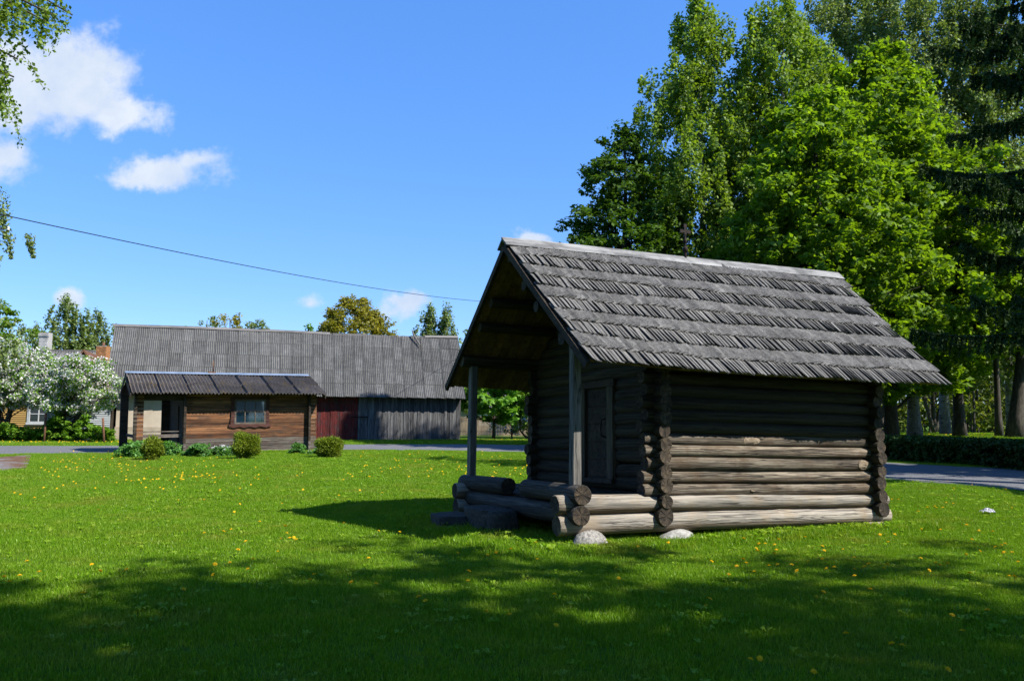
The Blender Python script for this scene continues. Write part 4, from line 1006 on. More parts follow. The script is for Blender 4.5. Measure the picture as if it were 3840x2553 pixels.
# trees behind the cabin, left to right
tree('maple_tree', 'dark green conical tree leftmost behind the cabin ridge', 'tree', xy(2345, 42), 17.4, 2.2, sc(CONE, 5.4), 800, 60, .22, .6, 'lf_dark', 'bark', .24, 1, flat=.6, upbias=.9)
tree('birch_tree', 'tall yellow-green birch rising right above the cross on the cabin', 'tree', xy(2645, 43), 25.0, 2.6, sc(BIRCH, 4.9), 1150, 34, .17, .48, 'lf_birch', 'bark_birch', .22, 2, flat=1.0, droop=2, upbias=.3)
tree('birch_tree', 'second tall birch in the group with sky gaps on its left side', 'tree', xy(2965, 43), 24.9, 3.6, sc(WIDE, 4.1), 1000, 32, .18, .5, 'lf_birch', 'bark_birch', .24, 3, flat=1.0, droop=2, upbias=.3)
tree('maple_tree', 'bright green maple with rounded top behind the cabin roof end', 'tree', xy(3090, 35.5), 16.4, 2.4, sc(ROUND, 4.8), 1500, 36, .22, .40, 'lf_maple', 'bark', .26, 4, flat=.8, upbias=.8)
tree('maple_tree', 'largest bright green maple with its peak near the picture top', 'tree', xy(3340, 40), 20.2, 2.6, sc(ROUND, 5.5), 2000, 36, .24, .43, 'lf_maple', 'bark', .28, 5, flat=.8, upbias=.8)
tree('birch_tree', 'tall pale birch behind the two bright maples', 'tree', xy(3230, 56), 34.0, 8.0, sc(WIDE, 4.8), 800, 34, .19, .55, 'lf_birch2', 'bark_birch', .25, 6, flat=1.0, droop=2, upbias=.3)
tree('birch_tree', 'greyish birch towering at the right behind the largest maple', 'tree', xy(3540, 52), 33.0, 6.0, sc(WIDE, 5.4), 1000, 34, .18, .55, 'lf_birch2', 'bark_birch', .25, 7, flat=1.0, droop=2, upbias=.3)
tree('birch_tree', 'birch behind the drooping spruce branches at the right edge', 'tree', xy(3790, 50), 30.0, 4.0, sc(WIDE, 5.2), 900, 34, .18, .55, 'lf_birch2', 'bark_birch', .25, 8, flat=1.0, droop=2, upbias=.3)
tree('maple_tree', 'low-branched maple with dark trunk standing behind the clipped hedge', 'tree', (23.4, 42.4), 13.5, 3.4, sc(OVAL, 4.0), 420, 56, .24, .5, 'lf_maple', 'bark', .27, 9, flat=.55, upbias=1.0)
tree('birch_tree', 'birch with white flaking trunk nearest the far corner of the cabin', 'tree', (21.1, 42.5), 15, 5.0, sc(OVAL, 3.4), 260, 50, .22, .5, 'lf_dark', 'bark_birch', .29, 10, flat=.7, upbias=.7)
tree('leaning_tree', 'thick dark trunk leaning right at the right picture edge', 'tree', (24.3, 39.3), 14, 4.2, sc(OVAL, 3.6), 260, 50, .22, .5, 'lf_birch', 'bark', .30, 12, lean=(2.0, 0))
tree('slender_tree', 'slender dark trunk between the two thick trunks behind the hedge', 'tree', (25.8, 43.0), 13, 4.6, sc(OVAL, 2.6), 160, 44, .2, .5, 'lf_birch', 'bark', .16, 13)
for i, (px, Y, H) in enumerate(((3500, 62, 14), (3290, 60, 16))):
    tree('young_tree', ('multi-stemmed young tree deep behind the hedge' if i == 0 else 'leafy tree filling the gap behind the cabin eave'), 'tree', xy(px, Y), H, 3.0, sc(OVAL, 4.5), 220, 44, .26, .7, 'lf_wood', 'bark', .14, 30 + i, forks=3)
# wood in the far background: one mass
R = np.random.default_rng(77); m = MB(); Cs = []
for i in range(260):
    px = R.uniform(2950, 5200); Y = R.uniform(66, 92); x, y = xy(px, Y); z = float(hgt(x, y)); h = R.uniform(9, 17)
    m.tube([(x, y, z - .1), (x + R.normal(0, .2), y, z + h * .5), (x + R.normal(0, .5), y, z + h)], [R.uniform(.07, .14), .07, .02], 5, 1, False)
    for k in range(14): Cs.append((x + R.normal(0, 1.2), y + R.normal(0, 1), z + h * R.uniform(.03, 1.0) ** 1.3 + .4))
Q = leaves(np.array(Cs), R.uniform(.7, 1.5, len(Cs)), 26, .34, R, .8, .4)
m.add(Q.reshape(-1, 3), [(4 * i, 4 * i + 1, 4 * i + 2, 4 * i + 3) for i in range(len(Q))], 0)
tag(m.obj('woodland', [MT['lf_wood'], MT['bark']]), 'sunlit yellow-green wood of thin trunks far behind the hedge', None, None, 'stuff')
# far trees left of and behind the barn
tree('oak_tree', 'round yellow-green oak in young leaf behind the barn ridge', 'tree', xy(1325, 92), 15.2, 3, sc(OVAL, 5.4), 520, 60, .28, .7, 'lf_oak', 'bark', .35, 41, inner=.55)
tree('bush_tree', 'small dark green tree top left of the oak behind the barn', 'tree', xy(1150, 88), 12.2, 2, sc(OVAL, 1.6), 60, 40, .3, .5, 'lf_shrub', 'bark', .12, 42)
tree('birch_tree', 'left one of two small birches over the right end of the barn', 'tree', xy(1600, 90), 14.4, 3, sc(BIRCH, 2.3), 300, 17, .22, .4, 'lf_birch2', 'bark_birch', .12, 43, droop=2, flat=1.1)
tree('birch_tree', 'right one of two small birches over the right end of the barn', 'tree', xy(1672, 90), 14.5, 3, sc(BIRCH, 2.2), 280, 17, .22, .4, 'lf_birch2', 'bark_birch', .12, 44, droop=2, flat=1.1)
tree('bush_tree', 'leafy tree peeping out between the barn and the log cabin', 'tree', xy(1765, 80), 10.2, 2, sc(OVAL, 2.2), 70, 44, .26, .5, 'lf_birch2', 'bark', .12, 45)
for i, px in enumerate((760, 850, 945)):
    tree('tree_top', ('sparse tree top peeking over the left of the barn ridge', 'middle sparse tree top over the barn ridge', 'right sparse tree top over the barn ridge before the oak')[i], 'tree', xy(px, 95), (13.6, 13.9, 13.2)[i], 4, sc(OVAL, 3.4), 110, 36, .26, .6, 'lf_oak' if i == 1 else 'lf_birch2', 'bark', .14, 46 + i)
tree('birch_tree', 'tall birch behind the white chimney of the yellow house', 'tree', xy(230, 85), 14.3, 3, sc(BIRCH, 3.6), 330, 17, .24, .42, 'lf_birch2', 'bark_birch', .2, 51, droop=2, flat=1.1, lump=.5)
tree('birch_tree', 'birch with open crown between white chimney and barn roof', 'tree', xy(345, 88), 13.2, 3, sc(BIRCH, 3.4), 270, 16, .24, .42, 'lf_birch2', 'bark_birch', .2, 52, droop=2, flat=1.1, lump=.55)
tree('birch_tree', 'pale birch left of the white chimney behind the house', 'tree', xy(105, 95), 12.6, 3, sc(BIRCH, 3.8), 230, 16, .24, .42, 'lf_birch2', 'bark_birch', .18, 53, droop=2, flat=1.1, lump=.5)
tree('maple_tree', 'light green maple at the left edge above the apple blossom', 'tree', xy(-30, 60), 10.2, 2.5, sc(OVAL, 2.9), 150, 50, .25, .5, 'lf_maple', 'bark', .2, 54, flat=.6, upbias=1.0)
# birch whose crown shows at the left edge behind the wire
tree('birch_tree', 'birch with hanging twigs at the left edge behind the wire', 'tree', (xy(-275, 33)[0], 33), 14.3, 4, sc(BIRCH, 2.7), 200, 56, .12, .38, 'lf_birch2', 'bark_birch', .2, 55, droop=3, flat=1.2, lump=.5, upbias=.2)
# apple trees in blossom
tree('apple_tree', 'wide apple tree covered in white blossom at the left edge', 'apple tree', xy(20, 47), 5.7, 2.0, sc(OVAL, 3.5), 330, 52, .14, .5, 'lf_shrub', 'bark', .16, 61, blossom=(1.7, .105), forks=2)
tree('apple_tree', 'smaller blossoming apple tree leaning before the pale grey boards', 'apple tree', xy(250, 44.9), 4.7, 1.5, sc(OVAL, 1.95), 210, 56, .13, .40, 'lf_shrub', 'bark', .14, 62, blossom=(1.4, .105), lean=(.9, 0), forks=2, ax=1.25, lump=.6)
# young chestnut and shrubs seen through the porch
tree('chestnut_tree', 'young chestnut with drooping leaf fans seen through the cabin porch', 'tree', (-1.3, 60), 6.4, 1.3, sc(OVAL, 3.0), 190, 30, .42, .42, 'lf_chestnut', 'bark', .10, 63, flat=.5, upbias=.8, stretch=2.3)
tree('leafy_shrub', 'tall dark green shrub right of the chestnut behind the porch', 'shrub', xy(1990, 61), 4.8, .5, sc(OVAL, 1.7), 120, 50, .15, .4, 'lf_shrub', 'bark', .06, 64, forks=3)
tree('blossom_shrub', 'white flowering shrub behind the young chestnut', 'shrub', xy(1920, 66), 3.6, .5, sc(OVAL, 1.5), 60, 30, .14, .4, 'lf_shrub', 'bark', .06, 65, blossom=(1.2, .16))

# shade trees standing right of and behind the camera
def shade_tree(name, label, target, z, H, prof, K, n, size, cl, seed, base, leaf='lf_maple', lump=.4):
    k = z / math.tan(SUN_EL); hx, hy = SUN[0] / math.cos(SUN_EL), SUN[1] / math.cos(SUN_EL)
    return tree(name, label, 'tree', (target[0] + hx * k, target[1] + hy * k), H, base, prof, K, n, size, cl, leaf, 'bark', .3, seed, lump=lump)
shade_tree('linden_tree', 'broad linden behind the camera shading the left foreground', (-2.6, 4.6), 14, 19, sc(OVAL, 4.6), 150, 50, .22, .65, 81, 8.5)
shade_tree('linden_tree', 'linden behind the camera shading the middle foreground', (.8, 6.2), 14, 18.5, sc(OVAL, 3.8), 110, 50, .22, .6, 82, 9)
shade_tree('linden_tree', 'linden right of the camera shading the right foreground', (5.4, 6.2), 14, 18, sc(OVAL, 4.2), 110, 46, .22, .6, 83, 9)
shade_tree('linden_tree', 'dense linden behind the camera shading the lower left corner', (-2.6, 3.4), 13, 17, sc(OVAL, 3.6), 170, 60, .24, .7, 84, 8.5)
shade_tree('linden_tree', 'dense linden behind the camera shading the bottom middle', (1.6, 3.6), 13, 17, sc(OVAL, 3.4), 170, 60, .24, .7, 85, 8.5)
for i, (x, y, H, r) in enumerate(((-7, -6, 17, 5), (-1, -8, 18, 5), (5.5, -9, 17, 5), (-13, -1, 15, 4.5), (17, -7, 18, 5), (-3, -2.5, 16, 3.6), (2.2, -1.6, 17, 5.2))):  # added unseen trees, a canopy put here to cut sky light on the foreground
    tree('linden_tree', 'unseen linden added behind the camera to block sky light', 'tree', (x, y), H, 5.5, sc(OVAL, r), 150, 44, .34, .9, 'lf_maple', 'bark', .28, 110 + i, 'unseen lindens added to block sky light')
# trees right of the frame that shade the hedge and the park
for i, (x, y, H, r) in enumerate(((27, 30, 15, 4.2), (30, 24, 16, 4.6), (24.5, 27, 13, 3.6), (22.5, 21.5, 13, 3.6))):
    tree('linden_tree', ('linden right of the picture beside the hedge', 'linden right of the picture by the road', 'linden close behind the hedge right of the picture', 'linden on the verge right of the picture')[i], 'tree', (x, y), H, 3, sc(OVAL, r), 200, 50, .3, .8, 'lf_maple', 'bark', .3, 90 + i)

# spruce at the right edge
def spruce(pos, H, seed):
    R = np.random.default_rng(seed); z0 = float(hgt(*pos)); t = thing('spruce_tree', 'dark spruce with drooping branches reaching in at the right edge', 'tree', (pos[0], pos[1], z0))
    m = MB(); m.tube([(0, 0, -.2), (0, 0, H * .5), (0.1, 0, H)], [.32, .2, .02], 10)
    Qs = []
    z = 4.9
    while z < H - .6:
        f = 1 - z / H; Lb = 5.6 * f ** .6 + .3; nb = 6
        for k in range(nb):
            an = R.uniform(0, 6.28) if k else math.pi + R.normal(0, .5); zb = z + (R.normal(0, .25))
            L = Lb * R.uniform(.75, 1.1); d = np.array([math.cos(an), math.sin(an), 0])
            s = np.linspace(0, 1, 9); sag = -.55 * L * s + .42 * L * s ** 2.4
            P = np.array([[0, 0, zb]]) + d * (s * L)[:, None] + np.stack([0 * s, 0 * s, sag * R.uniform(.6, 1.15)], -1)
            m.tube(P, np.linspace(.045 * f + .015, .006, 9), 4, 0, False)
            left = math.cos(an) < .2
            for i in range(int(L * (26 if left else 6))):
                q = R.uniform(.18, 1); p = np.array([np.interp(q, s, P[:, c]) for c in range(3)]); side = np.cross(d, [0, 0, 1]) * R.choice([-1, 1])
                tl = R.uniform(.25, .75) * (1 - .45 * q); nn = int(tl * 120) if left else int(tl * 40)
                u = R.random(nn); ctr = p + (side * .5 + d * .45)[None] * (tl * .55 * u)[:, None] + np.stack([0 * u, 0 * u, -tl * u ** 1.3 * 1.0], -1) + R.normal(0, .018, (nn, 3))
                a = R.normal(size=(nn, 3)) + np.array([0, 0, -1.0]); a /= np.linalg.norm(a, axis=1)[:, None]; b_ = np.cross(a, R.normal(size=(nn, 3))); b_ /= np.linalg.norm(b_, axis=1)[:, None]
                a *= .06; b_ *= .022; Qs.append(np.stack([ctr - a, ctr + b_, ctr + a, ctr - b_], 1))
        z += R.uniform(.8, 1.7)
    link('needles', quads_mesh('needles', np.concatenate(Qs), MT['lf_spruce']), t); m.obj('trunk', MT['bark'], t)
spruce((xy(4225, 20)[0], 20), 22, 5)

# birch branch hanging into the top left corner
def hanging_birch():
    R = np.random.default_rng(9); t = thing('birch_tree', 'birch with leafy twigs hanging into the top left corner', 'tree', (-9.95, 10.2, 0))
    m = MB(); bm = MB()
    m.tube([(0, 0, -.1), (0, 0, 5), (.2, 0, 11), (.3, 0, 15)], [.24, .2, .12, .03], 10)
    Q = []
    for k in range(26):
        an = R.normal(0, .55); L = R.uniform(2.2, 3.7); z = R.uniform(6.15, 8.0); d = np.array([math.cos(an), math.sin(an) * .9, 0])
        s = np.linspace(0, 1, 7); P = np.array([[0, 0, z]]) + d * (s * L)[:, None] + np.stack([0 * s, 0 * s, L * (.45 * s - .5 * s ** 2)], -1)
        bm.tube(P, np.linspace(.035, .012, 7), 5, 0, False)
        for i in range(26):
            q = R.uniform(.45, 1); p = np.array([np.interp(q, s, P[:, c]) for c in range(3)]) + R.normal(0, .12, 3); tl = R.uniform(.4, 1.3) * (1.3 - .85 * q)
            sw = R.normal(0, .1, 2); u = np.linspace(0, 1, 5); T = p + np.stack([sw[0] * u, sw[1] * u, -tl * u], -1); bm.tube(T, .003, 3, 0, False)
            nn = int(tl * 95); w = R.random(nn); c = p + np.stack([sw[0] * w, sw[1] * w, -tl * w], -1) + R.normal(0, .035, (nn, 3))
            nr = R.normal(size=(nn, 3)); nr /= np.linalg.norm(nr, axis=1)[:, None]; a = np.cross(nr, R.normal(size=(nn, 3))); a /= np.linalg.norm(a, axis=1)[:, None]; b_ = np.cross(nr, a)
            sz = R.uniform(.7, 1.2, (nn, 1)); a = a * .032 * sz; b_ = b_ * .023 * sz; Q.append(np.stack([c - a, c + b_, c + a, c - b_], 1))
    link('crown', quads_mesh('crown', np.concatenate(Q), MT['lf_birch']), t); m.obj('trunk', MT['bark_birch'], t); bm.obj('branches', MT['bark'], t)
hanging_birch()

# hedges and shrubs ---------------------------------------------------
def box_hedge(P, w, h, K, n, size, leaf, seed):
    R = np.random.default_rng(seed); P = np.array(P); s = np.concatenate([[0], np.cumsum(np.linalg.norm(np.diff(P, axis=0), axis=1))])
    u = R.uniform(0, s[-1], K); x = np.interp(u, s, P[:, 0]); y = np.interp(u, s, P[:, 1])
    a = R.uniform(-.5, .5, K); b_ = R.uniform(.05, 1, K); edge = R.random(K) < .5; b_[edge] = R.uniform(.85, 1, edge.sum())
    C = np.stack([x + a * w, y + a * w * .4, hgt(x, y) + b_ * h], -1); return leaves(C, np.full(K, .16), n, size, R, .9, .4)
hp = [gnd(3230, 1722)[:2], gnd(3400, 1732)[:2], gnd(3600, 1745)[:2], gnd(3840, 1766)[:2], gnd(4200, 1800)[:2]]
hp = [(q[0] + .5, q[1] + .3) for q in hp]
Q = box_hedge(hp, 1.1, .84, 2600, 26, .09, 'lf_hedge', 6)
tag(link('clipped_hedge', quads_mesh('clipped_hedge', Q, MT['lf_hedge'])), 'low dark clipped hedge along the far side of the road', 'hedge')
R = np.random.default_rng(66); Cs = []
for i in range(900):
    px = R.uniform(-500, 425); Y = 43.8 + R.uniform(0, 1.6); x = at(px, 1600, Y)[0]; hh = .55 + .75 * vnoise(px / 60.0, 5) + (.35 if 200 < px < 330 else 0)
    Cs.append((x, Y, float(hgt(x, Y)) + R.uniform(.1, 1) ** .7 * hh))
Q = leaves(np.array(Cs), R.uniform(.12, .28, len(Cs)), 42, .13, R, .6, 1.1)
tag(link('shrub_row', quads_mesh('shrub_row', Q, MT['lf_shrub'])), 'row of leafy green shrubs along the road before the yellow house', 'shrubs')
def globe(name, label, pos, rx, h, seed, leaf='lf_thuja', n=2600, size=.075, group=None):
    R = np.random.default_rng(seed); z = float(hgt(pos[0], pos[1])); t = thing(name, label, 'shrub', (pos[0], pos[1], z), 0, group)
    d = R.normal(size=(n, 3)); d /= np.linalg.norm(d, axis=1)[:, None]; lum = 1 + .13 * np.sin(d[:, 0] * 4 + seed * 1.7) + .13 * np.sin(d[:, 2] * 6 + 2 * d[:, 1] + seed * 2) + .06 * R.normal(size=n)
    C = d * lum[:, None] * np.array([rx, rx, h / 2]) * .9; C[:, 2] += h / 2
    k = 7; C = np.repeat(C, k, 0); D = np.repeat(d, k, 0); nn = len(C); C = C + R.normal(0, .035, (nn, 3)) - D * R.uniform(0, .25, (nn, 1)) * rx
    a = D + R.normal(0, .55, (nn, 3)) + np.array([0, 0, .5]); a /= np.linalg.norm(a, axis=1)[:, None]; b_ = np.cross(a, R.normal(size=(nn, 3))); b_ /= np.linalg.norm(b_, axis=1)[:, None]
    sz = size * R.uniform(.5, 1.1, (nn, 1)); link('foliage', quads_mesh('foliage', np.stack([C - a * sz * .5, C + b_ * sz * .22, C + a * sz * .5, C - b_ * sz * .22], 1), MT[leaf]), t)
    m = MB(); m.tube([(0, 0, -.05), (0, 0, h * .5)], [.05, .02], 6); m.obj('stem', MT['bark'], t); return t
gA, gB, gC = gnd(570, 1727), gnd(921, 1722), gnd(1234, 1716)
globe('thuja_shrub', 'browning globe thuja before the porch of the brown cottage', gA, .36, .72, 1)
globe('thuja_shrub', 'tallest globe thuja in front of the cottage window', gB, .46, .92, 2)
globe('thuja_shrub', 'globe thuja beside the right corner of the cottage', gC, .46, .80, 3)
def herb(label, px, py, rx, h, seed, n=70, leaf='lf_herb', white=False, name='herb_clump', cat='plant'):
    R = np.random.default_rng(seed); p = gnd(px, py); C = np.stack([R.normal(0, rx * .5, n), R.normal(0, .22, n), h * R.uniform(.15, 1, n) ** .8], -1)
    C[:, 2] *= np.exp(-(C[:, 0] / (rx * 1.1)) ** 2)
    t = thing(name, label, cat, tuple(p)); link('foliage', quads_mesh('foliage', leaves(C, np.full(n, .12), 24, .085, R, .7, .9), MT[leaf]), t)
    if white:
        c = C[R.permutation(n)[:n // 2]] + np.array([0, -.05, .08]); link('flower', quads_mesh('flower', leaves(c, np.full(len(c), .07), 6, .05, R, .8, .5, 1.1), MT['petal_white']), t)
herb('leafy green clump left of the browning thuja by the cottage porch', 500, 1716, .42, .52, 1, 110)
herb('feathery green clump between thuja and cottage porch rail', 632, 1708, .34, .48, 2, 80)
herb('green clump of leaves under the left end of the cottage wall', 742, 1712, .42, .45, 3, 90)
herb('white flowers growing along the cottage wall left of the tallest thuja', 830, 1709, .5, .3, 4, 80, white=True, name='white_flowers', cat='flowers')
herb('small round green plant at the cottage wall right of the tallest thuja', 1120, 1702, .24, .42, 5, 60)
herb('few white flowers at the right corner of the cottage', 1190, 1706, .25, .24, 6, 30, white=True, name='white_flowers', cat='flowers')

# rusty posts by the shrubs
for px, y0, y1, tilt, lab, wh in ((181, 1628, 1548, 0, 'rusty post with a white top standing in the shrub row', True), (404, 1652, 1566, -.10, 'leaning rusty post at the left corner of the barn', False)):
    Y = 43.8; p = at(px, 1600, Y); z0 = float(hgt(p[0], Y)); zt = at(px, y1, Y)[2]; t = thing('rusty_post', lab, 'post', (p[0], Y - .3, z0)); t.rotation_euler = (0, tilt, 0)
    MB().tube([(0, 0, -.2), (0, 0, zt - z0)], .055, 8).obj('shaft', MT['rust'], t)
    if wh: MB().tube([(0, 0, zt - z0 + .004), (0, 0, zt - z0 + .3)], .07, 8).obj('cap', MT['white'], t)

# house and fence seen through the porch
gh = thing('grey_house', 'low house with grey roof seen through the cabin porch', 'house', (-8.5, 82, .25), math.radians(-4))
MB().box(0, 19, 0, 6, -.2, 2.9).obj('wall', MT['plaster'], gh)
gr_ = MB(); gr_.add([(-.5, -.5, 2.7), (19.5, -.5, 2.7), (19.5, 3, 5.6), (-.5, 3, 5.6), (19.5, 6.5, 2.7), (-.5, 6.5, 2.7)], [(0, 1, 2, 3), (3, 2, 4, 5)]); gr_ = gr_.obj('roof', MT['ridge_grey'], gh)
gsm = corr_mesh(1.13, 4.5, 6, .03).mesh('roof_sheet', MT['eternit']); ey = np.array([0, 3.5, 2.9]); ey /= np.linalg.norm(ey); ex = np.array([1., 0, 0]); ez = np.cross(ex, ey)
for i in range(18): p = (.1 + i * 1.1, -.55, 2.74 + .01 * (i % 2)); link('roof_sheet', gsm, gr_, None, slope_frame(p, ex, ey))
MB().box(5.2, 6.4, -.04, -.002, .9, 2.1).obj('window', MT['white'], gh)
fn = thing('plank_fence', 'pale tan plank fence behind the young chestnut', 'fence', (-8.0, 72, .26), math.radians(-2))
b = MB()
for i in range(95): b.box(i * .14, i * .14 + .115, 0, .025, .05, 1.75 + BR.uniform(-.03, .03))
tag(b.obj('pickets', MT['picket'], fn), None, None, None, 'stuff')
for z in (.4, 1.4): MB().box(0, 13.3, .026, .07, z, z + .1).obj('rail', MT['picket'], fn)

# utility pole just left of the frame, wire across the sky
pt = at(-70, 850, 19.0)
pole = thing('utility_pole', 'wooden utility pole at the left edge with white insulator bracket', 'pole', (pt[0] - .35, 19.0, 0))
ztop = at(0, 786, 19.0)[2]; zi = at(20, 862, 19.0)[2]
MB().tube([(0, 0, -.3), (0, 0, ztop + .6)], [.14, .1], 12).obj('shaft', MT['ridge_grey'], pole)
xi = at(20, 862, 19.0)[0] - (pt[0] - .35)
ins = MB().tube([(0, -.05, zi), (xi, -.05, zi)], .018, 6).obj('bracket', MT['iron'], pole)
MB().tube([(xi, -.05, zi), (xi + .01, -.05, zi - .05), (xi + .05, -.05, zi - .09), (xi + .09, -.05, zi - .05), (xi + .1, -.05, zi)], .007, 6).obj('hook', MT['iron'], ins)
MB().lathe([(.01, -.045), (.03, -.045), (.036, -.02), (.026, -.012), (.026, .005), (.034, .012), (.03, .03), (.018, .045), (.002, .05)], 12, 0, (xi + .1, -.05, zi + .02)).obj('insulator', MT['porcelain'], ins)
p0 = np.array([pt[0] - .35, 19.0, at(-70, 778, 19.0)[2]]); p1 = at(1990, 1139, 62.0); pts = []
far_pole_xy = p1
for t in np.linspace(0, 1, 40):
    Y = 19 + (62 - 19) * t; pts.append(None)
# the span hangs between the near pole and a pole hidden behind the cabin
mid = at(800, 984, 38.0)
for i, t in enumerate(np.linspace(0, 1, 40)):
    q = p0 * (1 - t) + p1 * t; pts[i] = q + np.array([0, 0, -4 * .55 * t * (1 - t)])
wire = MB().tube(pts, .014, 5).obj('overhead_wire', MT['cable']); tag(wire, 'black overhead wire sagging across the blue sky', 'wire')
fp = thing('utility_pole', 'wooden utility pole hidden behind the log cabin holding the wire', 'pole', (p1[0], p1[1], .2)); MB().tube([(0, 0, -.3), (0, 0, p1[2] + .3)], [.15, .1], 10).obj('shaft', MT['ridge_grey'], fp)

# crumpled wrapper on the lawn
p = gnd(3703, 1930); R = np.random.default_rng(3); m = MB(); n = 9
wn = NT('crumpled_foil'); wc = wn.ramp(wn.noise(wn.coord('Object', (1, 1, 1), False), 30, 3), [(.36, (.5, .5, .53)), (.47, (.05, .055, .08)), (.58, (.46, .46, .5))]); wmat = wn.pri(wc, .35)
V = [(x, y, (.10 - abs(x) * .35 + R.normal(0, .014)) * (1 - (y / .12) ** 2) + .02) for x in np.linspace(-.11, .11, n) for y in np.linspace(-.085, .085, n)]
m.add(V, [(i * n + j, i * n + j + 1, (i + 1) * n + j + 1, (i + 1) * n + j) for i in range(n - 1) for j in range(n - 1)])
o = m.obj('crumpled_wrapper', wmat, None, tuple(p)); tag(o, 'crumpled white and dark wrapper lying on the lawn at the right', 'litter')

# ------------------------------------------------------------------ grass
def blade_patch(name, n, size, hmin, hmax, w, seed):
    R = np.random.default_rng(seed); x = R.uniform(-size / 2, size / 2, n); y = R.uniform(-size / 2, size / 2, n); h = R.uniform(hmin, hmax, n) * (.75 + .5 * R.random(n) ** 3)
    an = R.uniform(0, 6.28, n); ln = R.uniform(.1, .75, n) * h; la = R.uniform(0, 6.28, n); ww = w * R.uniform(.7, 1.3, n) / 2
    dx, dy = np.cos(an) * ww, np.sin(an) * ww; lx, ly = np.cos(la) * ln, np.sin(la) * ln
    z0 = np.full(n, -.01)
    V = np.stack([np.stack([x - dx, y - dy, z0], -1), np.stack([x + dx, y + dy, z0], -1), np.stack([x + dx * .8 + lx * .35, y + dy * .8 + ly * .35, h * .6], -1), np.stack([x - dx * .8 + lx * .35, y - dy * .8 + ly * .35, h * .6], -1), np.stack([x + lx, y + ly, h], -1)], 1)
    me = bpy.data.meshes.new(name); me.vertices.add(n * 5); me.vertices.foreach_set('co', V.reshape(-1).astype(np.float32))
    b0 = np.arange(n)[:, None] * 5; lp = np.concatenate([b0 + np.array([[0, 1, 2, 3]]), b0 + np.array([[3, 2, 4]])], 1).astype(np.int32)
    me.loops.add(n * 7); me.loops.foreach_set('vertex_index', lp.ravel())
    st = np.stack([np.arange(n) * 7, np.arange(n) * 7 + 4], 1).ravel().astype(np.int32); tot = np.tile([4, 3], n).astype(np.int32)
    me.polygons.add(n * 2); me.polygons.foreach_set('loop_start', st); me.polygons.foreach_set('loop_total', tot); me.materials.append(MT['blade']); me.update(calc_edges=True); return me
gcol = bpy.data.collections.new('grass_patches')
for k in range(6): gcol.objects.link(bpy.data.objects.new('grass_patch', blade_patch('grass_patch', 640, .55, .024, .054, .0048, 200 + k)))
def weed_patch(seed):
    R = np.random.default_rng(seed); me = blade_patch('weed_patch', 420, .55, .022, .05, .0048, seed); me.name = 'weed_patch'
    V = np.empty(len(me.vertices) * 3, np.float32); me.vertices.foreach_get('co', V); V = V.reshape(-1, 5, 3)
    k = 0
    for _ in range(2):
        cx_, cy_ = R.uniform(-.22, .22, 2)
        for j in range(7):
            a = R.uniform(0, 6.28); L = R.uniform(.04, .075); d = np.array([math.cos(a), math.sin(a), 0]); sd = np.array([-d[1], d[0], 0]) * R.uniform(.007, .013); o = np.array([cx_, cy_, .012])
            V[k] = [o - sd * .3, o + sd * .3, o + d * L * .65 + sd + [0, 0, .035], o + d * L * .65 - sd + [0, 0, .035], o + d * L + [0, 0, .026]]; k += 1
    me.vertices.foreach_set('co', V.ravel()); me.update(); return me
for k in range(2): gcol.objects.link(bpy.data.objects.new('weed_patch', weed_patch(300 + k)))
def lawn_points():
    R = np.random.default_rng(500)
    def band(y0, y1, dens, sc0, sc1, xr=.72):
        d = dens ** -.5; gx, gy = np.meshgrid(np.arange(-xr * y1, xr * y1, d), np.arange(y0, y1, d)); x = gx.ravel() + R.uniform(-.42, .42, gx.size) * d; y = gy.ravel() + R.uniform(-.42, .42, gx.size) * d; k = np.abs(x) < xr * y + .8
        return x[k], y[k], R.uniform(sc0, sc1, k.sum())
    out = [band(3.2, 9, 13, .85, 1.15), band(9, 18, 10, .85, 1.2), band(18, 38, 5.5, .95, 1.4), band(38, 60, 1.6, 1.6, 2.8, .9)]
    x, y, s = [np.concatenate(c) for c in zip(*out)]
    shrink = np.array(ROADP); keep = ~in_poly(x, y, ROADP) & ~in_poly(x, y, DIRTP)
    Mi = np.linalg.inv(CMn); l = (Mi[:3, :3] @ np.stack([x, y, 0 * x]) + Mi[:3, 3:4]); keep &= ~((l[0] > .25) & (l[0] < CB - .3) & (l[1] > .25) & (l[1] < CW - .2))
    s = s * (.8 + .55 * vnoise(x * .9, 3) * vnoise(y * .8, 5) * 1.6)
    x, y, s = x[keep], y[keep], s[keep]
    ex_ = []
    for _ in range(200):                      # longer grass the mower leaves along the cabin
        q = cw(R.uniform(-.5, CB + .5), R.uniform(-.32, .05), 0); ex_.append((q[0], q[1], R.uniform(1.1, 2.0)))
    for _ in range(70):
        q = cw(R.uniform(-.9, -.2), R.uniform(-.3, CW), 0); ex_.append((q[0], q[1], R.uniform(1.3, 2.4)))
    for (lx, ly) in ((.05, -.08), (CA + .22, -.1), (CB - .12, -.06), (-.42, 1.75), (-.78, 2.35)):
        for _ in range(16):
            a_ = R.uniform(0, 6.28); q = cw(lx + .42 * math.cos(a_), ly + .36 * math.sin(a_), 0); ex_.append((q[0] + .05, q[1], R.uniform(.9, 1.5)))
    for _ in range(110):
        l_ = R.uniform(0, 7.1); q = HM @ Vector((-l_, R.uniform(-.55, -.3), 0)); ex_.append((q[0], q[1], R.uniform(1.2, 2.2)))
    e = np.array(ex_); return np.concatenate([x, e[:, 0]]), np.concatenate([y, e[:, 1]]), np.concatenate([s, e[:, 2]])
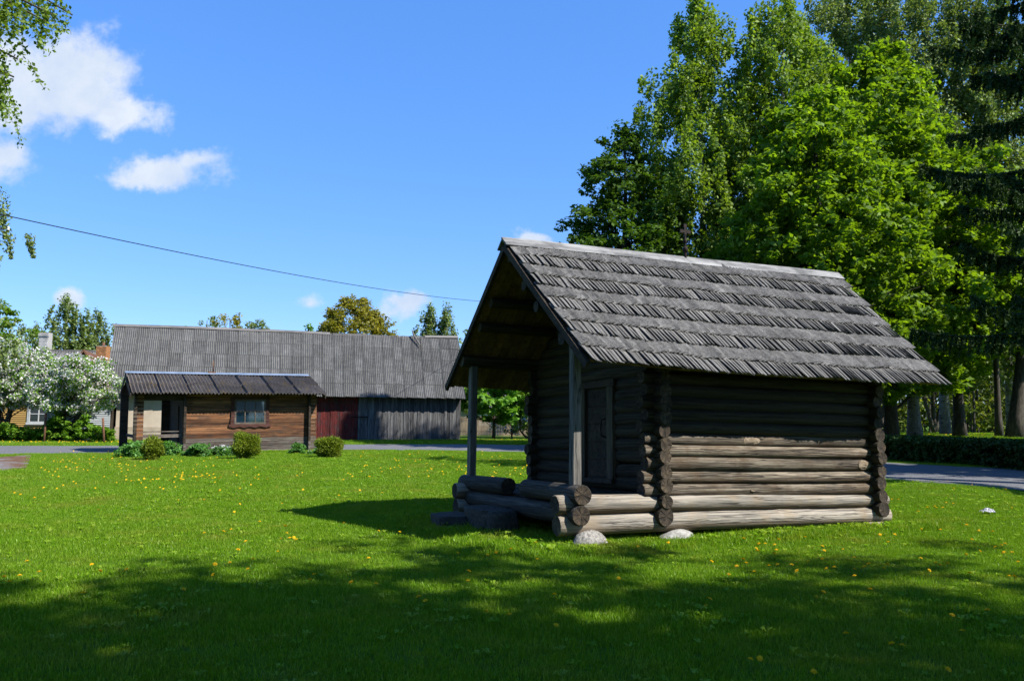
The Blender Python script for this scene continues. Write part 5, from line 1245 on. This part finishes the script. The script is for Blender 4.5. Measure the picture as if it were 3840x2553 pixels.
def build_grass():
    R = np.random.default_rng(501); x, y, s = lawn_points(); n = len(x)
    me = bpy.data.meshes.new('grass'); me.vertices.add(n); me.vertices.foreach_set('co', np.stack([x, y, hgt(x, y)], -1).ravel().astype(np.float32))
    a = me.attributes.new('rot', 'FLOAT_VECTOR', 'POINT'); a.data.foreach_set('vector', np.stack([0 * x, 0 * x, R.uniform(0, 6.28, n)], -1).ravel().astype(np.float32))
    a = me.attributes.new('scl', 'FLOAT', 'POINT'); a.data.foreach_set('value', s.astype(np.float32)); me.update()
    o = link('grass', me); me.materials.append(MT['blade'])
    g = bpy.data.node_groups.new('grass_scatter', 'GeometryNodeTree'); g.interface.new_socket('Geometry', in_out='INPUT', socket_type='NodeSocketGeometry'); g.interface.new_socket('Geometry', in_out='OUTPUT', socket_type='NodeSocketGeometry')
    N = g.nodes; K = g.links; gi = N.new('NodeGroupInput'); go = N.new('NodeGroupOutput'); m2p = N.new('GeometryNodeMeshToPoints'); iop = N.new('GeometryNodeInstanceOnPoints'); ci = N.new('GeometryNodeCollectionInfo')
    ci.inputs['Collection'].default_value = gcol; ci.inputs['Separate Children'].default_value = True; ci.inputs['Reset Children'].default_value = True
    ra = N.new('GeometryNodeInputNamedAttribute'); ra.data_type = 'FLOAT_VECTOR'; ra.inputs['Name'].default_value = 'rot'
    sa = N.new('GeometryNodeInputNamedAttribute'); sa.data_type = 'FLOAT'; sa.inputs['Name'].default_value = 'scl'
    K.new(gi.outputs[0], m2p.inputs['Mesh']); K.new(m2p.outputs[0], iop.inputs['Points']); K.new(ci.outputs[0], iop.inputs['Instance']); iop.inputs['Pick Instance'].default_value = True
    K.new(ra.outputs['Attribute'], iop.inputs['Rotation']); K.new(sa.outputs['Attribute'], iop.inputs['Scale']); K.new(iop.outputs[0], go.inputs[0])
    md = o.modifiers.new('scatter', 'NODES'); md.node_group = g
    tag(o, 'short mown green grass of the lawn', None, None, 'stuff')
build_grass()

# ------------------------------------------------------------------ dandelions
ZL = [(387, 672), (853, 665), (425, 545), (465, 567), (588, 579), (123, 538), (90, 589), (18, 605), (42, 618), (180, 581), (990, 585), (1152, 576), (1000, 535), (1070, 526), (1176, 527), (1107, 482), (1293, 490), (1142, 441), (1040, 392), (1075, 381), (1327, 358), (1335, 400), (1348, 408), (1368, 407), (1306, 420), (1378, 431), (950, 392), (1208, 330), (1462, 592), (1443, 630), (1633, 621), (1750, 639), (1715, 505), (1980, 710), (1948, 701), (2265, 758), (2183, 577), (2178, 623), (2131, 479), (2310, 477), (2097, 395), (1860, 387), (1763, 382), (1600, 350), (2270, 490), (2185, 453), (950, 226), (829, 228), (1357, 181), (1410, 183), (1312, 244), (1116, 257), (1090, 284), (1577, 215), (1560, 238), (2048, 218), (2078, 228), (458, 275), (160, 221), (66, 203), (94, 201), (1675, 191), (1779, 197), (1023, 190)]
ZR = [(218, 675), (225, 810), (12, 783), (1155, 980), (1113, 998), (1402, 1027), (2015, 1017), (1547, 847), (1757, 895), (1805, 903), (2078, 835), (2033, 773), (2194, 748), (908, 718), (928, 697), (1413, 686), (1445, 663), (1658, 640), (1587, 596), (1324, 572), (1128, 558), (1013, 571), (1093, 534), (1049, 541), (1196, 538), (1300, 534), (935, 519), (1375, 519), (1440, 515), (1458, 544), (1494, 537), (1586, 547), (1633, 552), (1650, 530), (1720, 550), (1738, 540), (1890, 511), (1958, 517), (2010, 527), (1978, 543), (1928, 551), (2111, 573), (2292, 578), (2317, 599), (2333, 520), (2160, 477), (2098, 494), (2268, 483), (2306, 482), (2230, 458), (2258, 432), (2274, 441), (2123, 421), (2098, 338), (2217, 369), (2154, 365), (1892, 371), (1979, 374), (1740, 433), (1703, 398), (1771, 390), (1534, 453), (1440, 453), (1449, 467), (1241, 413), (1222, 432), (1231, 456), (1180, 442), (1139, 457), (1145, 476), (1150, 427), (1361, 402), (1081, 416), (737, 437), (598, 441), (139, 508), (131, 429), (20, 460), (498, 550), (510, 608), (1079, 498), (1235, 523), (1225, 474), (1586, 500), (1791, 504), (1878, 281), (1919, 262), (1953, 251), (1990, 268), (1960, 258), (2005, 240), (2037, 243), (2303, 258), (1757, 228), (1786, 225), (2277, 176), (2123, 152), (2040, 172), (2012, 138), (1840, 122)]
pix = [(x / 1.2416, 1700 + y / 1.2416) for x, y in ZL] + [(1900 + x / 1.216, 1700 + y / 1.216) for x, y in ZR]
R = np.random.default_rng(909)
for cx_, cy_, rx, ry, k in ((300, 1735, 130, 26, 26), (455, 1697, 34, 6, 16), (740, 1796, 90, 9, 26), (560, 1812, 80, 12, 8), (480, 1760, 150, 20, 12), (1380, 1712, 150, 10, 12), (1150, 1790, 260, 26, 12), (1600, 1740, 150, 18, 8), (1880, 1735, 70, 22, 14)):
    pix += [(cx_ + R.normal(0, rx * .6), cy_ + R.normal(0, ry * .6)) for _ in range(k)]
def head_mesh(seed, near):
    R = np.random.default_rng(seed); m = MB(); V = []; F = []
    for lay, (cnt, r, z, l) in enumerate(((16, .021, .0, .011), (12, .0165, .004, .010), (8, .010, .007, .008)) if near else ((9, .021, .0, .015), (6, .012, .006, .010))):
        for i in range(cnt):
            a = 2 * math.pi * (i + .37 * lay) / cnt + R.normal(0, .06); w = 2.6 * r / cnt; d = np.array([math.cos(a), math.sin(a), 0]); s = np.array([-d[1], d[0], 0]); rr = r * R.uniform(.88, 1.12)
            V += [d * .001 + [0, 0, z + .001], d * rr * .6 + s * w + [0, 0, z + .004], d * rr + [0, 0, z + .002 + R.uniform(-.003, .002)], d * rr * .6 - s * w + [0, 0, z + .004]]; k = len(V) - 4; F.append((k, k + 1, k + 2, k + 3))
    m.add(V, F); return m.mesh('flower_head', MT['petal_yellow'])
HN = [head_mesh(k, True) for k in range(5)]; HF = [head_mesh(20 + k, False) for k in range(4)]
def stem_mesh(h): 
    return MB().tube([(0, 0, -.01), (.003, .001, h * .5), (0, 0, h)], .0022, 4, 0, False).mesh('stem', MT['stem_green'])
ST = [stem_mesh(h) for h in (.05, .07, .09)]
GRP = {'shade': ('dandelions in the shaded foreground grass', 'yellow dandelion blooming in the shaded foreground grass'),
       'right': ('dandelions in the sunny lawn right of the cabin', 'yellow dandelion in the sunny grass right of the log cabin'),
       'front': ('dandelions in the sunny strip before the log cabin', 'yellow dandelion in the sunny strip of grass before the log cabin'),
       'mid': ('dandelions in the open sunny lawn', 'yellow dandelion in the open sunny lawn left of the log cabin'),
       'porch': ('dandelions beyond the porch', 'yellow dandelion in the far lawn seen behind the porch of the log cabin'),
       'corner': ('dandelions by the bare earth', 'yellow dandelion in the thick patch between the bare earth and the cottage porch'),
       'band': ('dandelions in a band across the lawn', 'yellow dandelion in the band of flowers halfway between foreground shade and cottage'),
       'cottage': ('dandelions near the brown cottage', 'yellow dandelion in the far lawn before the brown cottage and road')}
cnt = 0
for (x, y) in pix[:300]:
    p = gnd(x, y); 
    if p[1] > 36 or in_poly(np.array([p[0]]), np.array([p[1]]), DIRTP)[0]: continue
    l = np.linalg.inv(CMn) @ np.array([p[0], p[1], 0, 1])
    if -.3 < l[0] < CB + .3 and -.25 < l[1] < CW + .3: continue
    g = 'cottage' if p[1] > 19 else 'shade' if p[1] < 8.3 else 'right' if p[0] > 4.5 else 'front' if p[0] > -1 and p[1] < 11 else 'mid'
    if g == 'cottage': g = 'porch' if p[0] > -2.5 else 'corner' if p[0] < -11.5 else 'band' if p[1] < 24 else 'cottage'
    k = int(R.integers(3)); h = (.05, .07, .09)[k]; h_ = h
    if p[1] < 17:
        t = thing('dandelion', GRP[g][1], 'dandelion', (p[0], p[1], p[2] - .005), float(R.uniform(0, 6.28)), GRP[g][0])
        link('stem', ST[k], t); hd = link('flower_head', HN[int(R.integers(5))], t, (0, 0, h)); hd.rotation_euler = (R.normal(.1, .3), R.normal(.1, .3), 0); s = R.uniform(1.0, 1.4); hd.scale = (s, s, s)
    else:
        o = link('dandelion', HF[int(R.integers(4))], None, (p[0], p[1], p[2] + h)); o.rotation_euler = (R.normal(.25, .3), R.normal(0, .3), R.uniform(0, 6)); s = R.uniform(1.1, 1.5); o.scale = (s, s, s); tag(o, GRP[g][1], 'dandelion', GRP[g][0])
    cnt += 1
m = MB(); hv = np.empty(len(HF[0].vertices) * 3, np.float32); HF[0].vertices.foreach_get('co', hv); hv = hv.reshape(-1, 3); hf = [tuple(q.vertices) for q in HF[0].polygons]
spots = [(R.uniform(0, 470), R.uniform(1656, 1664)) for _ in range(70)] + [(R.uniform(1780, 2010), R.uniform(1650, 1659)) for _ in range(40)] + [(R.uniform(3340, 3840), R.uniform(1628, 1640)) for _ in range(150)] + [(R.uniform(1300, 2000), R.uniform(1700, 1800)) for _ in range(70)] + [(R.uniform(150, 1000), R.uniform(1720, 1850)) for _ in range(80)]
for (x, y) in spots:
    p = gnd(x, y)
    if in_poly(np.array([p[0]]), np.array([p[1]]), ROADP)[0] or p[1] > 110: continue
    s = R.uniform(.9, 1.3) * (1 if p[1] < 40 else 1.5); m.add(hv * s @ np.array([[1, 0, 0], [0, .87, .5], [0, -.5, .87]]) + p + np.array([0, 0, R.uniform(.06, .12)]), hf)
tag(m.obj('dandelion_flowers', MT['petal_yellow']), 'scattered far dandelions along the road verges and in the park', None, None, 'stuff')
